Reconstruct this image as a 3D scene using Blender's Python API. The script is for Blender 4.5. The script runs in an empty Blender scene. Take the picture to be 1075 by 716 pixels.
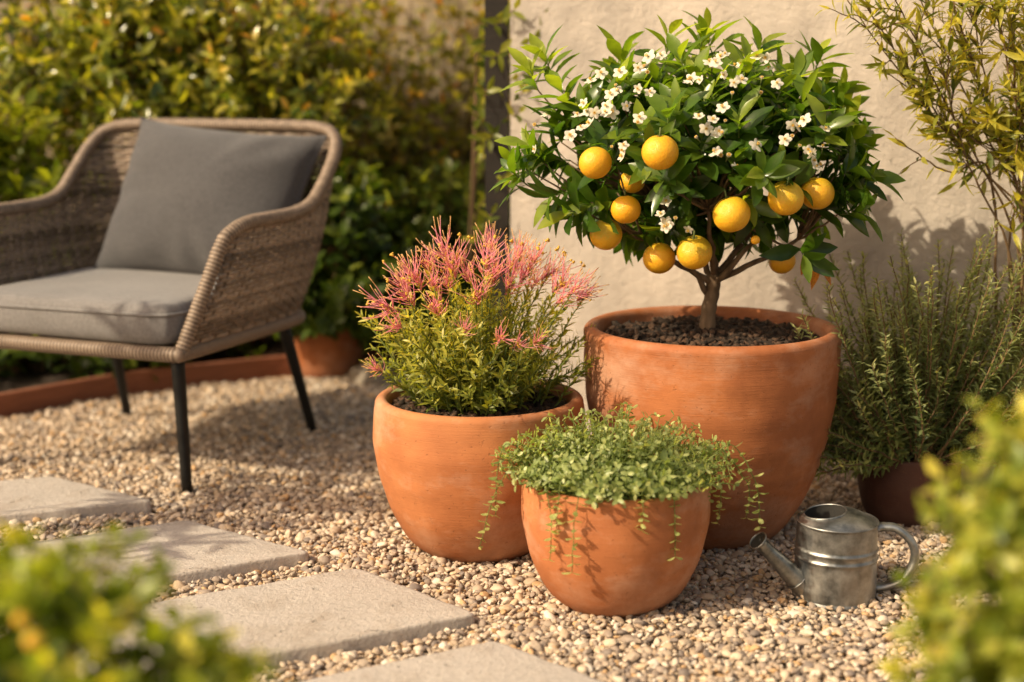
import bpy, math, random
import numpy as np
from mathutils import Vector, Matrix, Euler
rng = np.random.default_rng(7)
random.seed(7)
sc = bpy.context.scene
col = sc.collection
R = math.radians

# ------------------------------------------------------------------ camera
CAM_H, PITCH, FPX = 0.96, R(10.5), 1493.06          # photo pixels 1075 x 716
cam = bpy.data.cameras.new('camera'); cam_o = bpy.data.objects.new('camera', cam); col.objects.link(cam_o)
cam_o.location = (0, 0, CAM_H); cam_o.rotation_euler = (R(90) - PITCH, 0, 0)
cam.lens = 50; cam.sensor_width = 36; cam.clip_end = 500; cam.clip_start = .05
cam.dof.use_dof = True; cam.dof.focus_distance = 2.76; cam.dof.aperture_fstop = 1.55; cam.dof.aperture_blades = 0
sc.camera = cam_o

def ray(px, py):
    a = (px - 537.5) / FPX; b = -(py - 358) / FPX
    return np.array([a, math.cos(PITCH) + b * math.sin(PITCH), -math.sin(PITCH) + b * math.cos(PITCH)])
def at(px, py, Y):                                   # point of the photograph at depth Y
    d = ray(px, py); t = Y / d[1]
    return np.array([d[0] * t, Y, CAM_H + d[2] * t])
def G(px, py, z=0.):                                 # point of the photograph on the plane z
    d = ray(px, py); t = (z - CAM_H) / d[2]
    return np.array([d[0] * t, d[1] * t, z])

# ------------------------------------------------------------------ helpers
def nrm(a):
    a = np.asarray(a, float)
    return a / np.maximum(np.linalg.norm(a, axis=-1, keepdims=True), 1e-9)

class Geo:
    def __init__(s): s.V = []; s.Q = []; s.T = []; s.qm = []; s.tm = []; s.r = []; s.t = []; s.n = 0
    def add(s, v, quads=None, tris=None, rnd=0., tip=0., mat=0):
        v = np.asarray(v, float).reshape(-1, 3); k = len(v)
        s.V.append(v); s.r.append(np.broadcast_to(np.asarray(rnd, float), (k,))); s.t.append(np.broadcast_to(np.asarray(tip, float), (k,)))
        if quads is not None and len(quads):
            q = np.asarray(quads, int).reshape(-1, 4); s.Q.append(q + s.n); s.qm.append(np.full(len(q), mat))
        if tris is not None and len(tris):
            t = np.asarray(tris, int).reshape(-1, 3); s.T.append(t + s.n); s.tm.append(np.full(len(t), mat))
        s.n += k
    def build(s, name, mats, parent=None, origin=None, smooth=True):
        V = np.concatenate(s.V)
        if origin is None: origin = np.array(parent.get('_o', (0, 0, 0))) if parent is not None else np.zeros(3)
        V = V - np.asarray(origin, float)
        Q = np.concatenate(s.Q) if s.Q else np.zeros((0, 4), int); T = np.concatenate(s.T) if s.T else np.zeros((0, 3), int)
        me = bpy.data.meshes.new(name)
        me.vertices.add(len(V)); me.vertices.foreach_set('co', V.astype(np.float32).ravel())
        loops = np.concatenate([Q.ravel(), T.ravel()]).astype(np.int32)
        me.loops.add(len(loops)); me.loops.foreach_set('vertex_index', loops)
        nf = len(Q) + len(T); me.polygons.add(nf)
        st = np.concatenate([np.arange(len(Q)) * 4, len(Q) * 4 + np.arange(len(T)) * 3]).astype(np.int32)
        me.polygons.foreach_set('loop_start', st)
        mi = np.concatenate(s.qm + s.tm).astype(np.int32) if nf else np.zeros(0, np.int32)
        for m in (mats if isinstance(mats, (list, tuple)) else [mats]): me.materials.append(m)
        me.polygons.foreach_set('material_index', mi)
        me.polygons.foreach_set('use_smooth', np.full(nf, smooth))
        me.update(calc_edges=True)
        for nm, dat in (('rnd', s.r), ('tip', s.t)):
            a = me.attributes.new(nm, 'FLOAT', 'POINT'); a.data.foreach_set('value', np.concatenate(dat).astype(np.float32))
        me.validate()
        return link(name, me, parent, origin)

def link(name, me, parent=None, origin=(0, 0, 0)):
    o = bpy.data.objects.new(name, me); col.objects.link(o)
    if parent is not None: o.parent = parent
    else: o.location = origin
    return o
def tag(o, label=None, cat=None, group=None, kind=None):
    if label: o['label'] = label
    if cat: o['category'] = cat
    if group: o['group'] = group
    if kind: o['kind'] = kind
    return o
def thing(name, label, cat, loc=(0, 0, 0), rotz=0., group=None, local=False):
    o = bpy.data.objects.new(name, None); col.objects.link(o); o.empty_display_size = .05
    o.location = loc; o.rotation_euler = (0, 0, rotz)
    o['_o'] = (0., 0., 0.) if local else tuple(float(c) for c in loc)
    return tag(o, label, cat, group)

def spline(P, n):                                    # Catmull-Rom through control points, even index spacing
    P = np.asarray(P, float); m = len(P)
    t = np.linspace(0, m - 1, n); i = np.minimum(t.astype(int), m - 2); u = (t - i)[:, None]
    p0 = P[np.maximum(i - 1, 0)]; p1 = P[i]; p2 = P[i + 1]; p3 = P[np.minimum(i + 2, m - 1)]
    return .5 * (2 * p1 + (p2 - p0) * u + (2 * p0 - 5 * p1 + 4 * p2 - p3) * u ** 2 + (3 * p1 - p0 - 3 * p2 + p3) * u ** 3)
def resample(P, step=None, n=None):
    d = np.r_[0, np.cumsum(np.linalg.norm(np.diff(P, axis=0), axis=1))]
    if n is None: n = max(3, int(d[-1] / step) + 1)
    s = np.linspace(0, d[-1], n)
    return np.stack([np.interp(s, d, P[:, k]) for k in range(3)], 1)

def tube(g, P, rad, k=6, rnd=0., mat=0, closed=False, cap=True, ref=None, flat=None, tip=None):
    P = np.asarray(P, float); n = len(P); rad = np.broadcast_to(np.asarray(rad, float), (n,))
    T = (np.roll(P, -1, 0) - np.roll(P, 1, 0)) if closed else np.gradient(P, axis=0)
    T = nrm(T)
    up = np.array([0, 0, 1.]) if ref is None else np.asarray(ref, float)
    if ref is None and abs(T[:, 2]).mean() > .85: up = np.array([1., .13, 0])
    A = nrm(np.cross(T, np.broadcast_to(up, T.shape))); B = np.cross(A, T)
    an = np.linspace(0, 2 * math.pi, k, endpoint=False)
    fa, fb = (1, 1) if flat is None else flat
    V = P[:, None] + rad[:, None, None] * (np.cos(an)[None, :, None] * A[:, None] * fa + np.sin(an)[None, :, None] * B[:, None] * fb)
    i = np.arange(n if closed else n - 1)[:, None]; j = np.arange(k)[None]
    q = np.stack(np.broadcast_arrays(i * k + j, i * k + (j + 1) % k, ((i + 1) % n) * k + (j + 1) % k, ((i + 1) % n) * k + j), -1).reshape(-1, 4)
    V = V.reshape(-1, 3); tr = []
    tp = np.repeat(np.linspace(0, 1, n), k) if tip is None else np.broadcast_to(tip, (n * k,))
    if cap and not closed:
        V = np.concatenate([V, P[:1], P[-1:]]); tp = np.r_[tp, tp[0], tp[-1]]
        for jj in range(k):
            tr.append((n * k, (jj + 1) % k, jj)); tr.append((n * k + 1, (n - 1) * k + jj, (n - 1) * k + (jj + 1) % k))
    g.add(V, q, tr, rnd, tp, mat)

def lathe(g, prof, c=(0, 0, 0), k=96, mat=0, wob=None):
    prof = np.asarray(prof, float); n = len(prof); an = np.linspace(0, 2 * math.pi, k, endpoint=False)
    r = prof[:, 0][:, None] * np.ones(k); z = prof[:, 1][:, None] * np.ones(k)
    if wob: r = r * (1 + wob * (np.sin(2 * an + 1) * .6 + np.sin(3 * an + 2.2) * .4) + wob * .5 * np.sin(prof[:, 1] * 90)[:, None])
    V = np.stack([c[0] + r * np.cos(an), c[1] + r * np.sin(an), c[2] + z], -1).reshape(-1, 3)
    i = np.arange(n - 1)[:, None]; j = np.arange(k)[None]
    q = np.stack(np.broadcast_arrays(i * k + j, i * k + (j + 1) % k, (i + 1) * k + (j + 1) % k, (i + 1) * k + j), -1).reshape(-1, 4)
    g.add(V, q, mat=mat)

PROF = {  # (along, half width) of a leaf
    'lance': [(0, .10), (.18, .55), (.42, 1), (.7, .72), (.9, .25), (1, .02)],
    'citrus': [(0, .10), (.14, .42), (.38, .93), (.58, 1), (.80, .66), (.93, .26), (1, .03)],
    'oval': [(0, .10), (.2, .75), (.5, 1), (.78, .8), (.94, .35), (1, .03)],
    'simple': [(0, .12), (.4, 1), (.75, .7), (1, .02)],
    'needle': [(0, .6), (.5, 1), (1, .1)]}
def leaves(g, P, D, N, L, W, curl=.15, prof='lance', fold=.25, rnd=None, mat=0):
    P = np.asarray(P, float); n = len(P)
    if n == 0: return
    D = nrm(D); N = np.asarray(N, float); S = nrm(np.cross(D, N)); N = np.cross(S, D)
    L = np.broadcast_to(np.asarray(L, float), (n,)); W = np.broadcast_to(np.asarray(W, float), (n,)); curl = np.broadcast_to(np.asarray(curl, float), (n,))
    pr = np.array(PROF[prof]); m = len(pr); xs = np.array([-1., 0, 1]) if prof != 'needle' else np.array([-1., 1])
    k = len(xs); y = pr[:, 0]; w = pr[:, 1]
    X = w[:, None] * xs[None]; Y = y[:, None] * np.ones(k); F = np.abs(xs)[None] * w[:, None] * fold
    twist = rng.normal(0, .25, n)
    V = (P[:, None, None] + (L[:, None, None] * Y)[..., None] * D[:, None, None]
         + (W[:, None, None] * .5 * X)[..., None] * S[:, None, None]
         + (W[:, None, None] * .5 * (F + X * twist[:, None, None] * Y) - (curl * L)[:, None, None] * Y ** 2)[..., None] * N[:, None, None])
    i = np.arange(m - 1)[:, None]; j = np.arange(k - 1)[None]
    q = np.stack([i * k + j, i * k + j + 1, (i + 1) * k + j + 1, (i + 1) * k + j], -1).reshape(-1, 4)
    Q = (q[None] + (np.arange(n) * m * k)[:, None, None]).reshape(-1, 4)
    if rnd is None: rnd = rng.random(n)
    g.add(V.reshape(-1, 3), Q, rnd=np.repeat(rnd, m * k), tip=np.tile(Y.ravel(), n), mat=mat)

def along(P, n, ang, t0=.1, t1=1., jit=.3, whorl=1, up=0.):   # leaf bases, directions, normals on a stem polyline
    d = np.r_[0, np.cumsum(np.linalg.norm(np.diff(P, axis=0), axis=1))]; tt = np.linspace(t0, t1, max(1, n // whorl)) * d[-1]
    tt = np.repeat(tt, whorl); n = len(tt)
    B = np.stack([np.interp(tt, d, P[:, k]) for k in range(3)], 1)
    Tg = np.gradient(P, axis=0); T = nrm(np.stack([np.interp(tt, d, Tg[:, k]) for k in range(3)], 1))
    a = nrm(np.cross(T, np.array([.31, .77, .55]))); b = np.cross(T, a)
    if whorl == 1: ph = np.arange(n) * 2.4 + rng.random() * 6 + rng.normal(0, jit, n)
    else: ph = (np.arange(n) % whorl) * 2 * math.pi / whorl + (np.arange(n) // whorl) * math.pi / whorl + rng.random() * 6 + rng.normal(0, jit, n)
    rad = np.cos(ph)[:, None] * a + np.sin(ph)[:, None] * b
    an = ang + rng.normal(0, jit * .5, n)
    D = nrm(T * np.cos(an)[:, None] + rad * np.sin(an)[:, None] + np.array([0, 0, up]) + rng.normal(0, .08, (n, 3)))
    N = T * np.sin(an)[:, None] - rad * np.cos(an)[:, None]
    return B, D, N, tt / d[-1]

def bez(a, b, c, n=8, jit=0.):
    t = np.linspace(0, 1, n)[:, None]; p = (1 - t) ** 2 * np.asarray(a) + 2 * t * (1 - t) * np.asarray(b) + t ** 2 * np.asarray(c)
    if jit: p[1:-1] += rng.normal(0, jit, (n - 2, 3))
    return p

# ------------------------------------------------------------------ materials
def mat(name):
    m = bpy.data.materials.new(name); m.use_nodes = True; nt = m.node_tree; nt.nodes.clear()
    out = nt.nodes.new('ShaderNodeOutputMaterial')
    class N:
        tree = nt
        def __call__(s, t, **kw):
            n = nt.nodes.new('ShaderNode' + t)
            for k, v in kw.items():
                if hasattr(n, k): setattr(n, k, v)
                else: s.set(n.inputs[k.replace('_', ' ')], v)
            return n
        def set(s, inp, v):
            if isinstance(v, bpy.types.NodeSocket): nt.links.new(v, inp)
            else: inp.default_value = v
        def math(s, op, a, b=0.): 
            n = nt.nodes.new('ShaderNodeMath'); n.operation = op; s.set(n.inputs[0], a); s.set(n.inputs[1], b); return n.outputs[0]
        def ramp(s, f, stops, interp='LINEAR'):
            n = nt.nodes.new('ShaderNodeValToRGB'); s.set(n.inputs[0], f); n.color_ramp.interpolation = interp
            e = n.color_ramp.elements
            while len(e) < len(stops): e.new(.5)
            for el, (p, c) in zip(e, stops): el.position = p; el.color = (*c, 1) if len(c) == 3 else c
            return n.outputs[0]
        def mix(s, f, a, b, blend='MIX'):
            n = nt.nodes.new('ShaderNodeMix'); n.data_type = 'RGBA'; n.blend_type = blend
            s.set(n.inputs[0], f); s.set(n.inputs[6], a if isinstance(a, bpy.types.NodeSocket) else (*a, 1)); s.set(n.inputs[7], b if isinstance(b, bpy.types.NodeSocket) else (*b, 1)); return n.outputs[2]
        def noise(s, scale, detail=4., rough=.55, vec=None, out=0):
            n = nt.nodes.new('ShaderNodeTexNoise'); n.inputs['Scale'].default_value = scale; n.inputs['Detail'].default_value = detail; n.inputs['Roughness'].default_value = rough
            if vec is not None: nt.links.new(vec, n.inputs['Vector'])
            return n.outputs[out]
        def coord(s, scale=(1, 1, 1), kind='Object'):
            c = nt.nodes.new('ShaderNodeTexCoord'); mp = nt.nodes.new('ShaderNodeMapping'); mp.inputs['Scale'].default_value = scale
            nt.links.new(c.outputs[kind], mp.inputs['Vector']); return mp.outputs[0]
        def attr(s, nm): 
            n = nt.nodes.new('ShaderNodeAttribute'); n.attribute_name = nm; return n.outputs['Fac']
        def bump(s, h, strength=.3, dist=.01, normal=None):
            n = nt.nodes.new('ShaderNodeBump'); n.inputs['Strength'].default_value = strength; n.inputs['Distance'].default_value = dist; nt.links.new(h, n.inputs['Height'])
            if normal is not None: nt.links.new(normal, n.inputs['Normal'])
            return n.outputs[0]
        def pbr(s, color, rough=.6, metal=0., normal=None, spec=None, final=True, **kw):
            b = nt.nodes.new('ShaderNodeBsdfPrincipled')
            s.set(b.inputs['Base Color'], color if isinstance(color, bpy.types.NodeSocket) else (*color, 1)); s.set(b.inputs['Roughness'], rough); s.set(b.inputs['Metallic'], metal)
            if normal is not None: nt.links.new(normal, b.inputs['Normal'])
            if spec is not None: s.set(b.inputs['Specular IOR Level'], spec)
            for k, v in kw.items(): s.set(b.inputs[k], v)
            if final: nt.links.new(b.outputs[0], out.inputs[0])
            return b
        def out(s, sh): nt.links.new(sh, out.inputs[0])
    return m, N()

def leaf_mat(name, stops, trans=.45, rough=.4, tcol=(1.0, 1.0, .35), spec=.5, vein=True):
    m, n = mat(name)
    c = n.ramp(n.attr('rnd'), stops)
    c = n.mix(.55, c, n.ramp(n.noise(18., 2.), [(.3, (.45, .45, .4)), (.7, (1.25, 1.2, 1.1))]), 'MULTIPLY')
    b = n.pbr(c, rough, spec=spec, final=False)
    t = n('BsdfTranslucent'); n.set(t.inputs[0], n.mix(1., n.mix(1., c, tcol, 'MULTIPLY'), (2.1, 2.1, 2.1), 'MULTIPLY'))
    mx = n('MixShader'); mx.inputs[0].default_value = trans
    n.tree.links.new(b.outputs[0], mx.inputs[1]); n.tree.links.new(t.outputs[0], mx.inputs[2]); n.out(mx.outputs[0])
    return m
def bark_mat(name, a, b, scale=40.):
    m, n = mat(name); v = n.coord((1, 1, .25)); f = n.noise(scale, 5., .6, v)
    n.pbr(n.ramp(f, [(.3, a), (.7, b)]), .85, normal=n.bump(f, .6, .004)); return m
def plain_mat(name, c, rough=.6, metal=0., bump=0., bscale=80., var=.15):
    m, n = mat(name); f = n.noise(bscale, 4.)
    cc = n.ramp(f, [(.3, tuple(x * (1 - var) for x in c)), (.7, tuple(min(1, x * (1 + var)) for x in c))])
    n.pbr(cc, rough, metal, normal=n.bump(f, bump, .003) if bump else None); return m

def terracotta(name, base, dark, chalk=.25):
    m, n = mat(name)
    rings = n.noise(7., 5., .65, n.coord((.9, .9, 5)))
    fine = n.noise(30., 3., .6, n.coord((.35, .35, 12)))
    blot = n.noise(5.5, 5., .6, n.coord())
    grain = n.noise(260., 2., .5, n.coord())
    c = n.ramp(blot, [(.3, dark), (.62, base)])
    c = n.mix(n.ramp(rings, [(.40, (.0, .0, .0)), (.75, (.38, .38, .38))]), c, tuple(x * .60 for x in base))
    ch = n.ramp(n.noise(3.2, 6., .7, n.coord((1, 1, 1.6))), [(.47, (0, 0, 0)), (.74, (1, 1, 1))])
    c = n.mix(n.math('MULTIPLY', ch, chalk), c, (.74, .54, .41))
    st = n.ramp(n.noise(2.6, 7., .7, n.coord((1.3, 1.3, .8))), [(.54, (0, 0, 0)), (.70, (1, 1, 1))]); c = n.mix(n.math('MULTIPLY', st, .55), c, tuple(x * .68 for x in dark))
    sp = n.ramp(n.noise(140., 2., .5, n.coord()), [(.66, (0, 0, 0)), (.74, (1, 1, 1))])
    c = n.mix(n.math('MULTIPLY', sp, .5), c, (.20, .075, .03))
    # clay colour deepens towards the foot
    z = n('SeparateXYZ'); n.tree.links.new(n.coord(), z.inputs[0])
    ft = n.ramp(n.math('ADD', z.outputs[2], n.math('MULTIPLY', blot, .05)), [(.03, (1, 1, 1)), (.13, (0, 0, 0))])
    c = n.mix(n.math('MULTIPLY', ft, .35), c, tuple(x * .55 for x in dark))
    h = n.math('ADD', n.math('MULTIPLY', fine, .5), n.math('ADD', n.math('MULTIPLY', rings, .6), n.math('MULTIPLY', grain, .25)))
    pit = n.math('MULTIPLY', sp, -.5)
    n.pbr(c, n.ramp(blot, [(.3, (.62, .62, .62)), (.7, (.82, .82, .82))]), normal=n.bump(n.math('ADD', h, pit), .32, .004), spec=.35)
    return m

M = {}
M['terra_large'] = terracotta('terracotta_large', (.47, .165, .060), (.27, .082, .030), .46)
M['terra_mid'] = terracotta('terracotta_mid', (.53, .205, .078), (.34, .112, .040), .50)
M['terra_small'] = terracotta('terracotta_small', (.54, .20, .077), (.35, .114, .040), .60)
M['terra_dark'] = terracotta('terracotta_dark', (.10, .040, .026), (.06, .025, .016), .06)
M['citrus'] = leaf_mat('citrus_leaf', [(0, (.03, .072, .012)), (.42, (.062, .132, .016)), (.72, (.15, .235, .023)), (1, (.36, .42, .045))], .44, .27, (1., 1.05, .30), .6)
M['citrus_dead'] = leaf_mat('withered_leaf', [(0, (.36, .13, .02)), (1, (.55, .25, .04))], .4, .5, (1, .8, .4))
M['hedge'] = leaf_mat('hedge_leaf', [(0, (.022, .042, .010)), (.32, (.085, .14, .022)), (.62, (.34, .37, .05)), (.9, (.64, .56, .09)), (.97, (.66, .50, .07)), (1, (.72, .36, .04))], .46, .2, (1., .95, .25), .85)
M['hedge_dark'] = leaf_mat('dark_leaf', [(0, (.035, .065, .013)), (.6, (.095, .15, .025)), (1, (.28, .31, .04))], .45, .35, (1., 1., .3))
M['hedge_brown'] = leaf_mat('dry_leaf', [(0, (.14, .10, .03)), (.6, (.32, .24, .05)), (1, (.52, .42, .08))], .4, .5, (1., .9, .4))
M['bright'] = leaf_mat('bright_leaf', [(0, (.05, .095, .012)), (.5, (.17, .22, .02)), (1, (.42, .42, .04))], .45, .35, (1., 1., .3))
M['fore_green'] = leaf_mat('foreground_green_leaf', [(0, (.06, .11, .015)), (.45, (.17, .24, .026)), (.85, (.36, .40, .04)), (1, (.62, .56, .08))], .45, .35, (1., 1., .3))
M['fore'] = leaf_mat('foreground_leaf', [(0, (.06, .095, .015)), (.4, (.15, .215, .03)), (.75, (.34, .38, .055)), (1, (.68, .62, .16))], .45, .35, (1., .97, .3))
M['creeper'] = leaf_mat('creeper_leaf', [(0, (.08, .12, .02)), (.5, (.27, .30, .04)), (.92, (.62, .54, .09)), (1, (.75, .38, .04))], .45, .35, (1., .95, .3))
M['vine'] = leaf_mat('vine_leaf', [(0, (.045, .08, .02)), (.4, (.17, .21, .035)), (1, (.55, .50, .07))], .45, .4, (1., .92, .3))
M['rosemary'] = leaf_mat('rosemary_leaf', [(0, (.13, .18, .08)), (.6, (.28, .32, .135)), (1, (.54, .53, .22))], .35, .45, (1., 1., .45))
M['trail'] = leaf_mat('trailing_leaf', [(0, (.13, .19, .06)), (.6, (.30, .37, .14)), (1, (.56, .60, .27))], .36, .4, (1., 1., .4))
M['pinkleaf'] = leaf_mat('grevillea_leaf', [(0, (.10, .14, .025)), (.5, (.32, .34, .05)), (1, (.68, .62, .13))], .42, .4, (1., .95, .35))
M['bark'] = bark_mat('bark', (.09, .055, .03), (.26, .17, .10), 60.)
M['twig'] = bark_mat('twig', (.10, .06, .03), (.24, .15, .07), 60.)
M['green_stem'] = plain_mat('green_stem', (.13, .17, .035), .6)
M['soil'] = plain_mat('soil', (.035, .021, .013), .95, bump=.8, bscale=70., var=.6)
M['chip'] = plain_mat('bark_chip', (.085, .045, .025), .9, bump=.6, bscale=120., var=.5)

m, n = mat('orange_peel')
pc = n.noise(10., 3., .5, n.coord()); pores = n('TexVoronoi'); pores.inputs['Scale'].default_value = 16; n.tree.links.new(n.coord(), pores.inputs['Vector'])
oi = n('ObjectInfo')
cc = n.mix(oi.outputs['Random'], n.ramp(pc, [(.3, (.84, .36, .012)), (.7, (.90, .45, .02))]), n.ramp(pc, [(.3, (.86, .43, .018)), (.7, (.90, .52, .035))]))
gz = n('SeparateXYZ'); n.tree.links.new(n.coord(), gz.inputs[0])
cc = n.mix(n.math('MULTIPLY', n.ramp(n.math('ADD', gz.outputs[2], n.math('MULTIPLY', pc, .9)), [(.55, (0, 0, 0)), (1., (1, 1, 1))]), n.math('MULTIPLY', oi.outputs['Random'], .5)), cc, (.46, .42, .03))
scar = n.ramp(n.noise(7., 6., .75, n.coord()), [(.66, (0, 0, 0)), (.72, (1, 1, 1))]); cc = n.mix(n.math('MULTIPLY', scar, .12), cc, (.45, .22, .04))
n.pbr(cc, .36, normal=n.bump(pores.outputs[0],    .22, .02), spec=.5, **{'Subsurface Weight': .15, 'Subsurface Radius': (.012, .004, .001), 'Subsurface Scale': .4}); M['orange'] = m
M['calyx'] = plain_mat('calyx', (.10, .13, .03), .7)
m, n = mat('petal'); b = n.pbr(n.ramp(n.attr('tip'), [(0, (.72, .66, .40)), (.45, (.80, .76, .66))]), .5, final=False); t = n('BsdfTranslucent'); t.inputs[0].default_value = (.85, .8, .62, 1)
mx = n('MixShader'); mx.inputs[0].default_value = .35; n.tree.links.new(b.outputs[0], mx.inputs[1]); n.tree.links.new(t.outputs[0], mx.inputs[2]); n.out(mx.outputs[0]); M['petal'] = m
M['stamen'] = plain_mat('stamen', (.72, .45, .06), .6)
m, n = mat('pink_filament'); cc = n.ramp(n.math('ADD', n.attr('tip'), n.math('MULTIPLY', n.attr('rnd'), .25)), [(0, (.88, .66, .36)), (.25, (.96, .42, .48)), (.9, (.98, .50, .57)), (1., (.94, .64, .30))])
b = n.pbr(cc, .5, final=False); t = n('BsdfTranslucent'); n.tree.links.new(cc, t.inputs[0]); mx = n('MixShader'); mx.inputs[0].default_value = .5
n.tree.links.new(b.outputs[0], mx.inputs[1]); n.tree.links.new(t.outputs[0], mx.inputs[2]); n.out(mx.outputs[0]); M['pink'] = m
M['pollen'] = plain_mat('yellow_bud', (.62, .36, .04), .6)

def stucco(name, a, b, bump=.5):
    m, n = mat(name); v = n.coord()
    big = n.noise(1.1, 5., .6, v); mid = n.noise(7., 5., .6, v); fine = n.noise(70., 6., .65, v); lump = n.noise(22., 4., .6, v)
    c = n.ramp(big, [(.3, a), (.7, b)])
    c = n.mix(.5, c, n.ramp(mid, [(.3, tuple(x * .7 for x in a)), (.7, tuple(x * 1.1 for x in b))]))
    c = n.mix(.30, c, n.mix(1., c, n.ramp(n.noise(3.5, 5., .65, n.coord((2.2, 2.2, .22))), [(.35, (.55, .52, .50)), (.62, (1.08, 1.08, 1.08))]), 'MULTIPLY'))
    crack = n.ramp(n.noise(34., 8., .75, v), [(.30, (0, 0, 0)), (.36, (1, 1, 1))])
    z = n('SeparateXYZ'); n.tree.links.new(v, z.inputs[0])
    foot_dark = n.ramp(n.math('ADD', z.outputs[2], n.math('MULTIPLY', mid, .12)), [(.05, (1, 1, 1)), (.20, (0, 0, 0))])  # wall colour gets darker close to the ground
    c = n.mix(n.math('MULTIPLY', foot_dark, .4), c, tuple(x * .55 for x in a))
    h = n.math('ADD', n.math('MULTIPLY', fine, .45), n.math('ADD', n.math('MULTIPLY', lump, .35), n.math('MULTIPLY', crack, .25)))
    n.pbr(c, .92, normal=n.bump(h, bump, .014), spec=.2); return m
M['stucco'] = stucco('stucco', (.40, .36, .325), (.55, .485, .425), .75)
M['stucco_back'] = stucco('stucco_back', (.44, .35, .24), (.54, .44, .32))

m, n = mat('slab_stone'); v = n.coord()
big = n.noise(3.2, 6., .65, v); gr = n.noise(130., 4., .7, v); st = n.noise(13., 6., .7, v)
c = n.ramp(big, [(.3, (.43, .38, .34)), (.7, (.57, .515, .47))])
c = n.mix(.45, c, n.ramp(gr, [(.3, (.35, .31, .275)), (.72, (.66, .60, .55))]))
c = n.mix(n.math('MULTIPLY', n.ramp(st, [(.52, (0, 0, 0)), (.68, (1, 1, 1))]), .42), c, (.27, .20, .14))
c = n.mix(n.ramp(n.noise(2.3, 6., .7, v), [(.50, (0, 0, 0)), (.72, (.5, .5, .5))]), c, (.25, .195, .14))
pit = n.ramp(n.noise(46., 5., .7, v), [(.28, (0, 0, 0)), (.36, (1, 1, 1))])
n.pbr(c, .85, normal=n.bump(n.math('ADD', n.math('MULTIPLY', gr, .5), n.math('ADD', pit, n.math('MULTIPLY', st, .8))), .8, .008), spec=.3); M['slab'] = m

m, n = mat('gravel_bed'); v = n.coord(); vo = n('TexVoronoi'); vo.inputs['Scale'].default_value = 75; n.tree.links.new(v, vo.inputs['Vector'])
c = n.ramp(n.noise(75., 1., .5, vo.outputs['Position']), [(.3, (.20, .14, .09)), (.5, (.34, .25, .17)), (.7, (.46, .38, .28))])
c = n.mix(1., c, n.ramp(vo.outputs['Distance'], [(.2, (1, 1, 1)), (.6, (.25, .22, .2))]), 'MULTIPLY')
n.pbr(c, .85, normal=n.bump(vo.outputs['Distance'], -.8, .006)); M['ground'] = m
m, n = mat('pebble'); oi = n('ObjectInfo'); v = n.coord()
wn = n('TexWhiteNoise', noise_dimensions='1D'); n.tree.links.new(oi.outputs['Random'], wn.inputs['W'])
c = n.ramp(oi.outputs['Random'], [(0, (.52, .42, .32)), (.16, (.42, .32, .225)), (.30, (.30, .235, .19)), (.43, (.60, .52, .43)), (.56, (.48, .30, .14)), (.62, (.36, .285, .22)), (.74, (.17, .135, .12)), (.82, (.54, .405, .27)), (.90, (.34, .245, .17)), (.95, (.66, .60, .53))], 'CONSTANT')
c = n.mix(.5, c, n.ramp(wn.outputs[0], [(0, (.95, .94, .92)), (1, (1.5, 1.47, 1.42))]), 'MULTIPLY')
f = n.noise(2.2, 5., .65, v)
c = n.mix(.6, c, n.ramp(f, [(.3, (.68, .62, .55)), (.7, (1.12, 1.1, 1.08))]), 'MULTIPLY')
c = n.mix(.12, c, (.52, .48, .44))
n.pbr(c, .62, normal=n.bump(n.noise(6., 4.), .25, .002), spec=.35); M['pebble'] = m

m, n = mat('galvanised'); v = n.coord()
sp = n.noise(26., 5., .65, v); bl = n.noise(8., 5., .6, n.coord((1, 1, .6)))
c = n.ramp(sp, [(.3, (.13, .14, .145)), (.7, (.50, .51, .50))])
c = n.mix(n.math('MULTIPLY', n.ramp(bl, [(.50, (0, 0, 0)), (.7, (1, 1, 1))]), .45), c, (.30, .24, .18))
n.pbr(c, n.ramp(sp, [(.3, (.30, .30, .30)), (.7, (.50, .50, .50))]), .92, normal=n.bump(n.math('ADD', sp, n.math('MULTIPLY', bl, 1.5)), .12, .004)); M['zinc'] = m
M['can_inside'] = plain_mat('can_inside', (.035, .033, .03), .8, .3)

m, n = mat('wicker'); f = n.noise(45., 4., .6); g2 = n.noise(300., 3., .6, n.coord((1, 1, 1)))
c = n.ramp(n.math('ADD', n.math('MULTIPLY', f, .55), n.math('MULTIPLY', n.attr('rnd'), .45)), [(.25, (.07, .049, .034)), (.5, (.185, .135, .098)), (.75, (.36, .275, .21))])
n.pbr(c, .5, normal=n.bump(g2, .25, .001), spec=.4); M['wicker'] = m
M['black'] = plain_mat('black_metal', (.008, .008, .008), .5, .3, .1, 200.)
def fabric(name, a, b):
    m, n = mat(name); w1 = n('TexWave', wave_type='BANDS', bands_direction='X'); w1.inputs['Scale'].default_value = 210; w2 = n('TexWave', wave_type='BANDS', bands_direction='Z'); w2.inputs['Scale'].default_value = 210
    v = n.coord(); n.tree.links.new(v, w1.inputs[0]); n.tree.links.new(v, w2.inputs[0])
    f = n.noise(120., 4., .7, v); s = n.noise(5., 4., .6, v)
    c = n.ramp(n.math('ADD', n.math('MULTIPLY', f, .6), n.math('MULTIPLY', s, .4)), [(.35, a), (.65, b)])
    n.pbr(c, .95, normal=n.bump(n.math('ADD', n.math('ADD', w1.outputs['Fac'], w2.outputs['Fac']), f), .3, .0015), spec=.15, **{'Sheen Weight': .25}); return m
M['seat_fabric'] = fabric('seat_fabric', (.16, .151, .150), (.26, .247, .246))
M['pillow_fabric'] = fabric('pillow_fabric', (.062, .060, .064), (.098, .095, .100))
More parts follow.
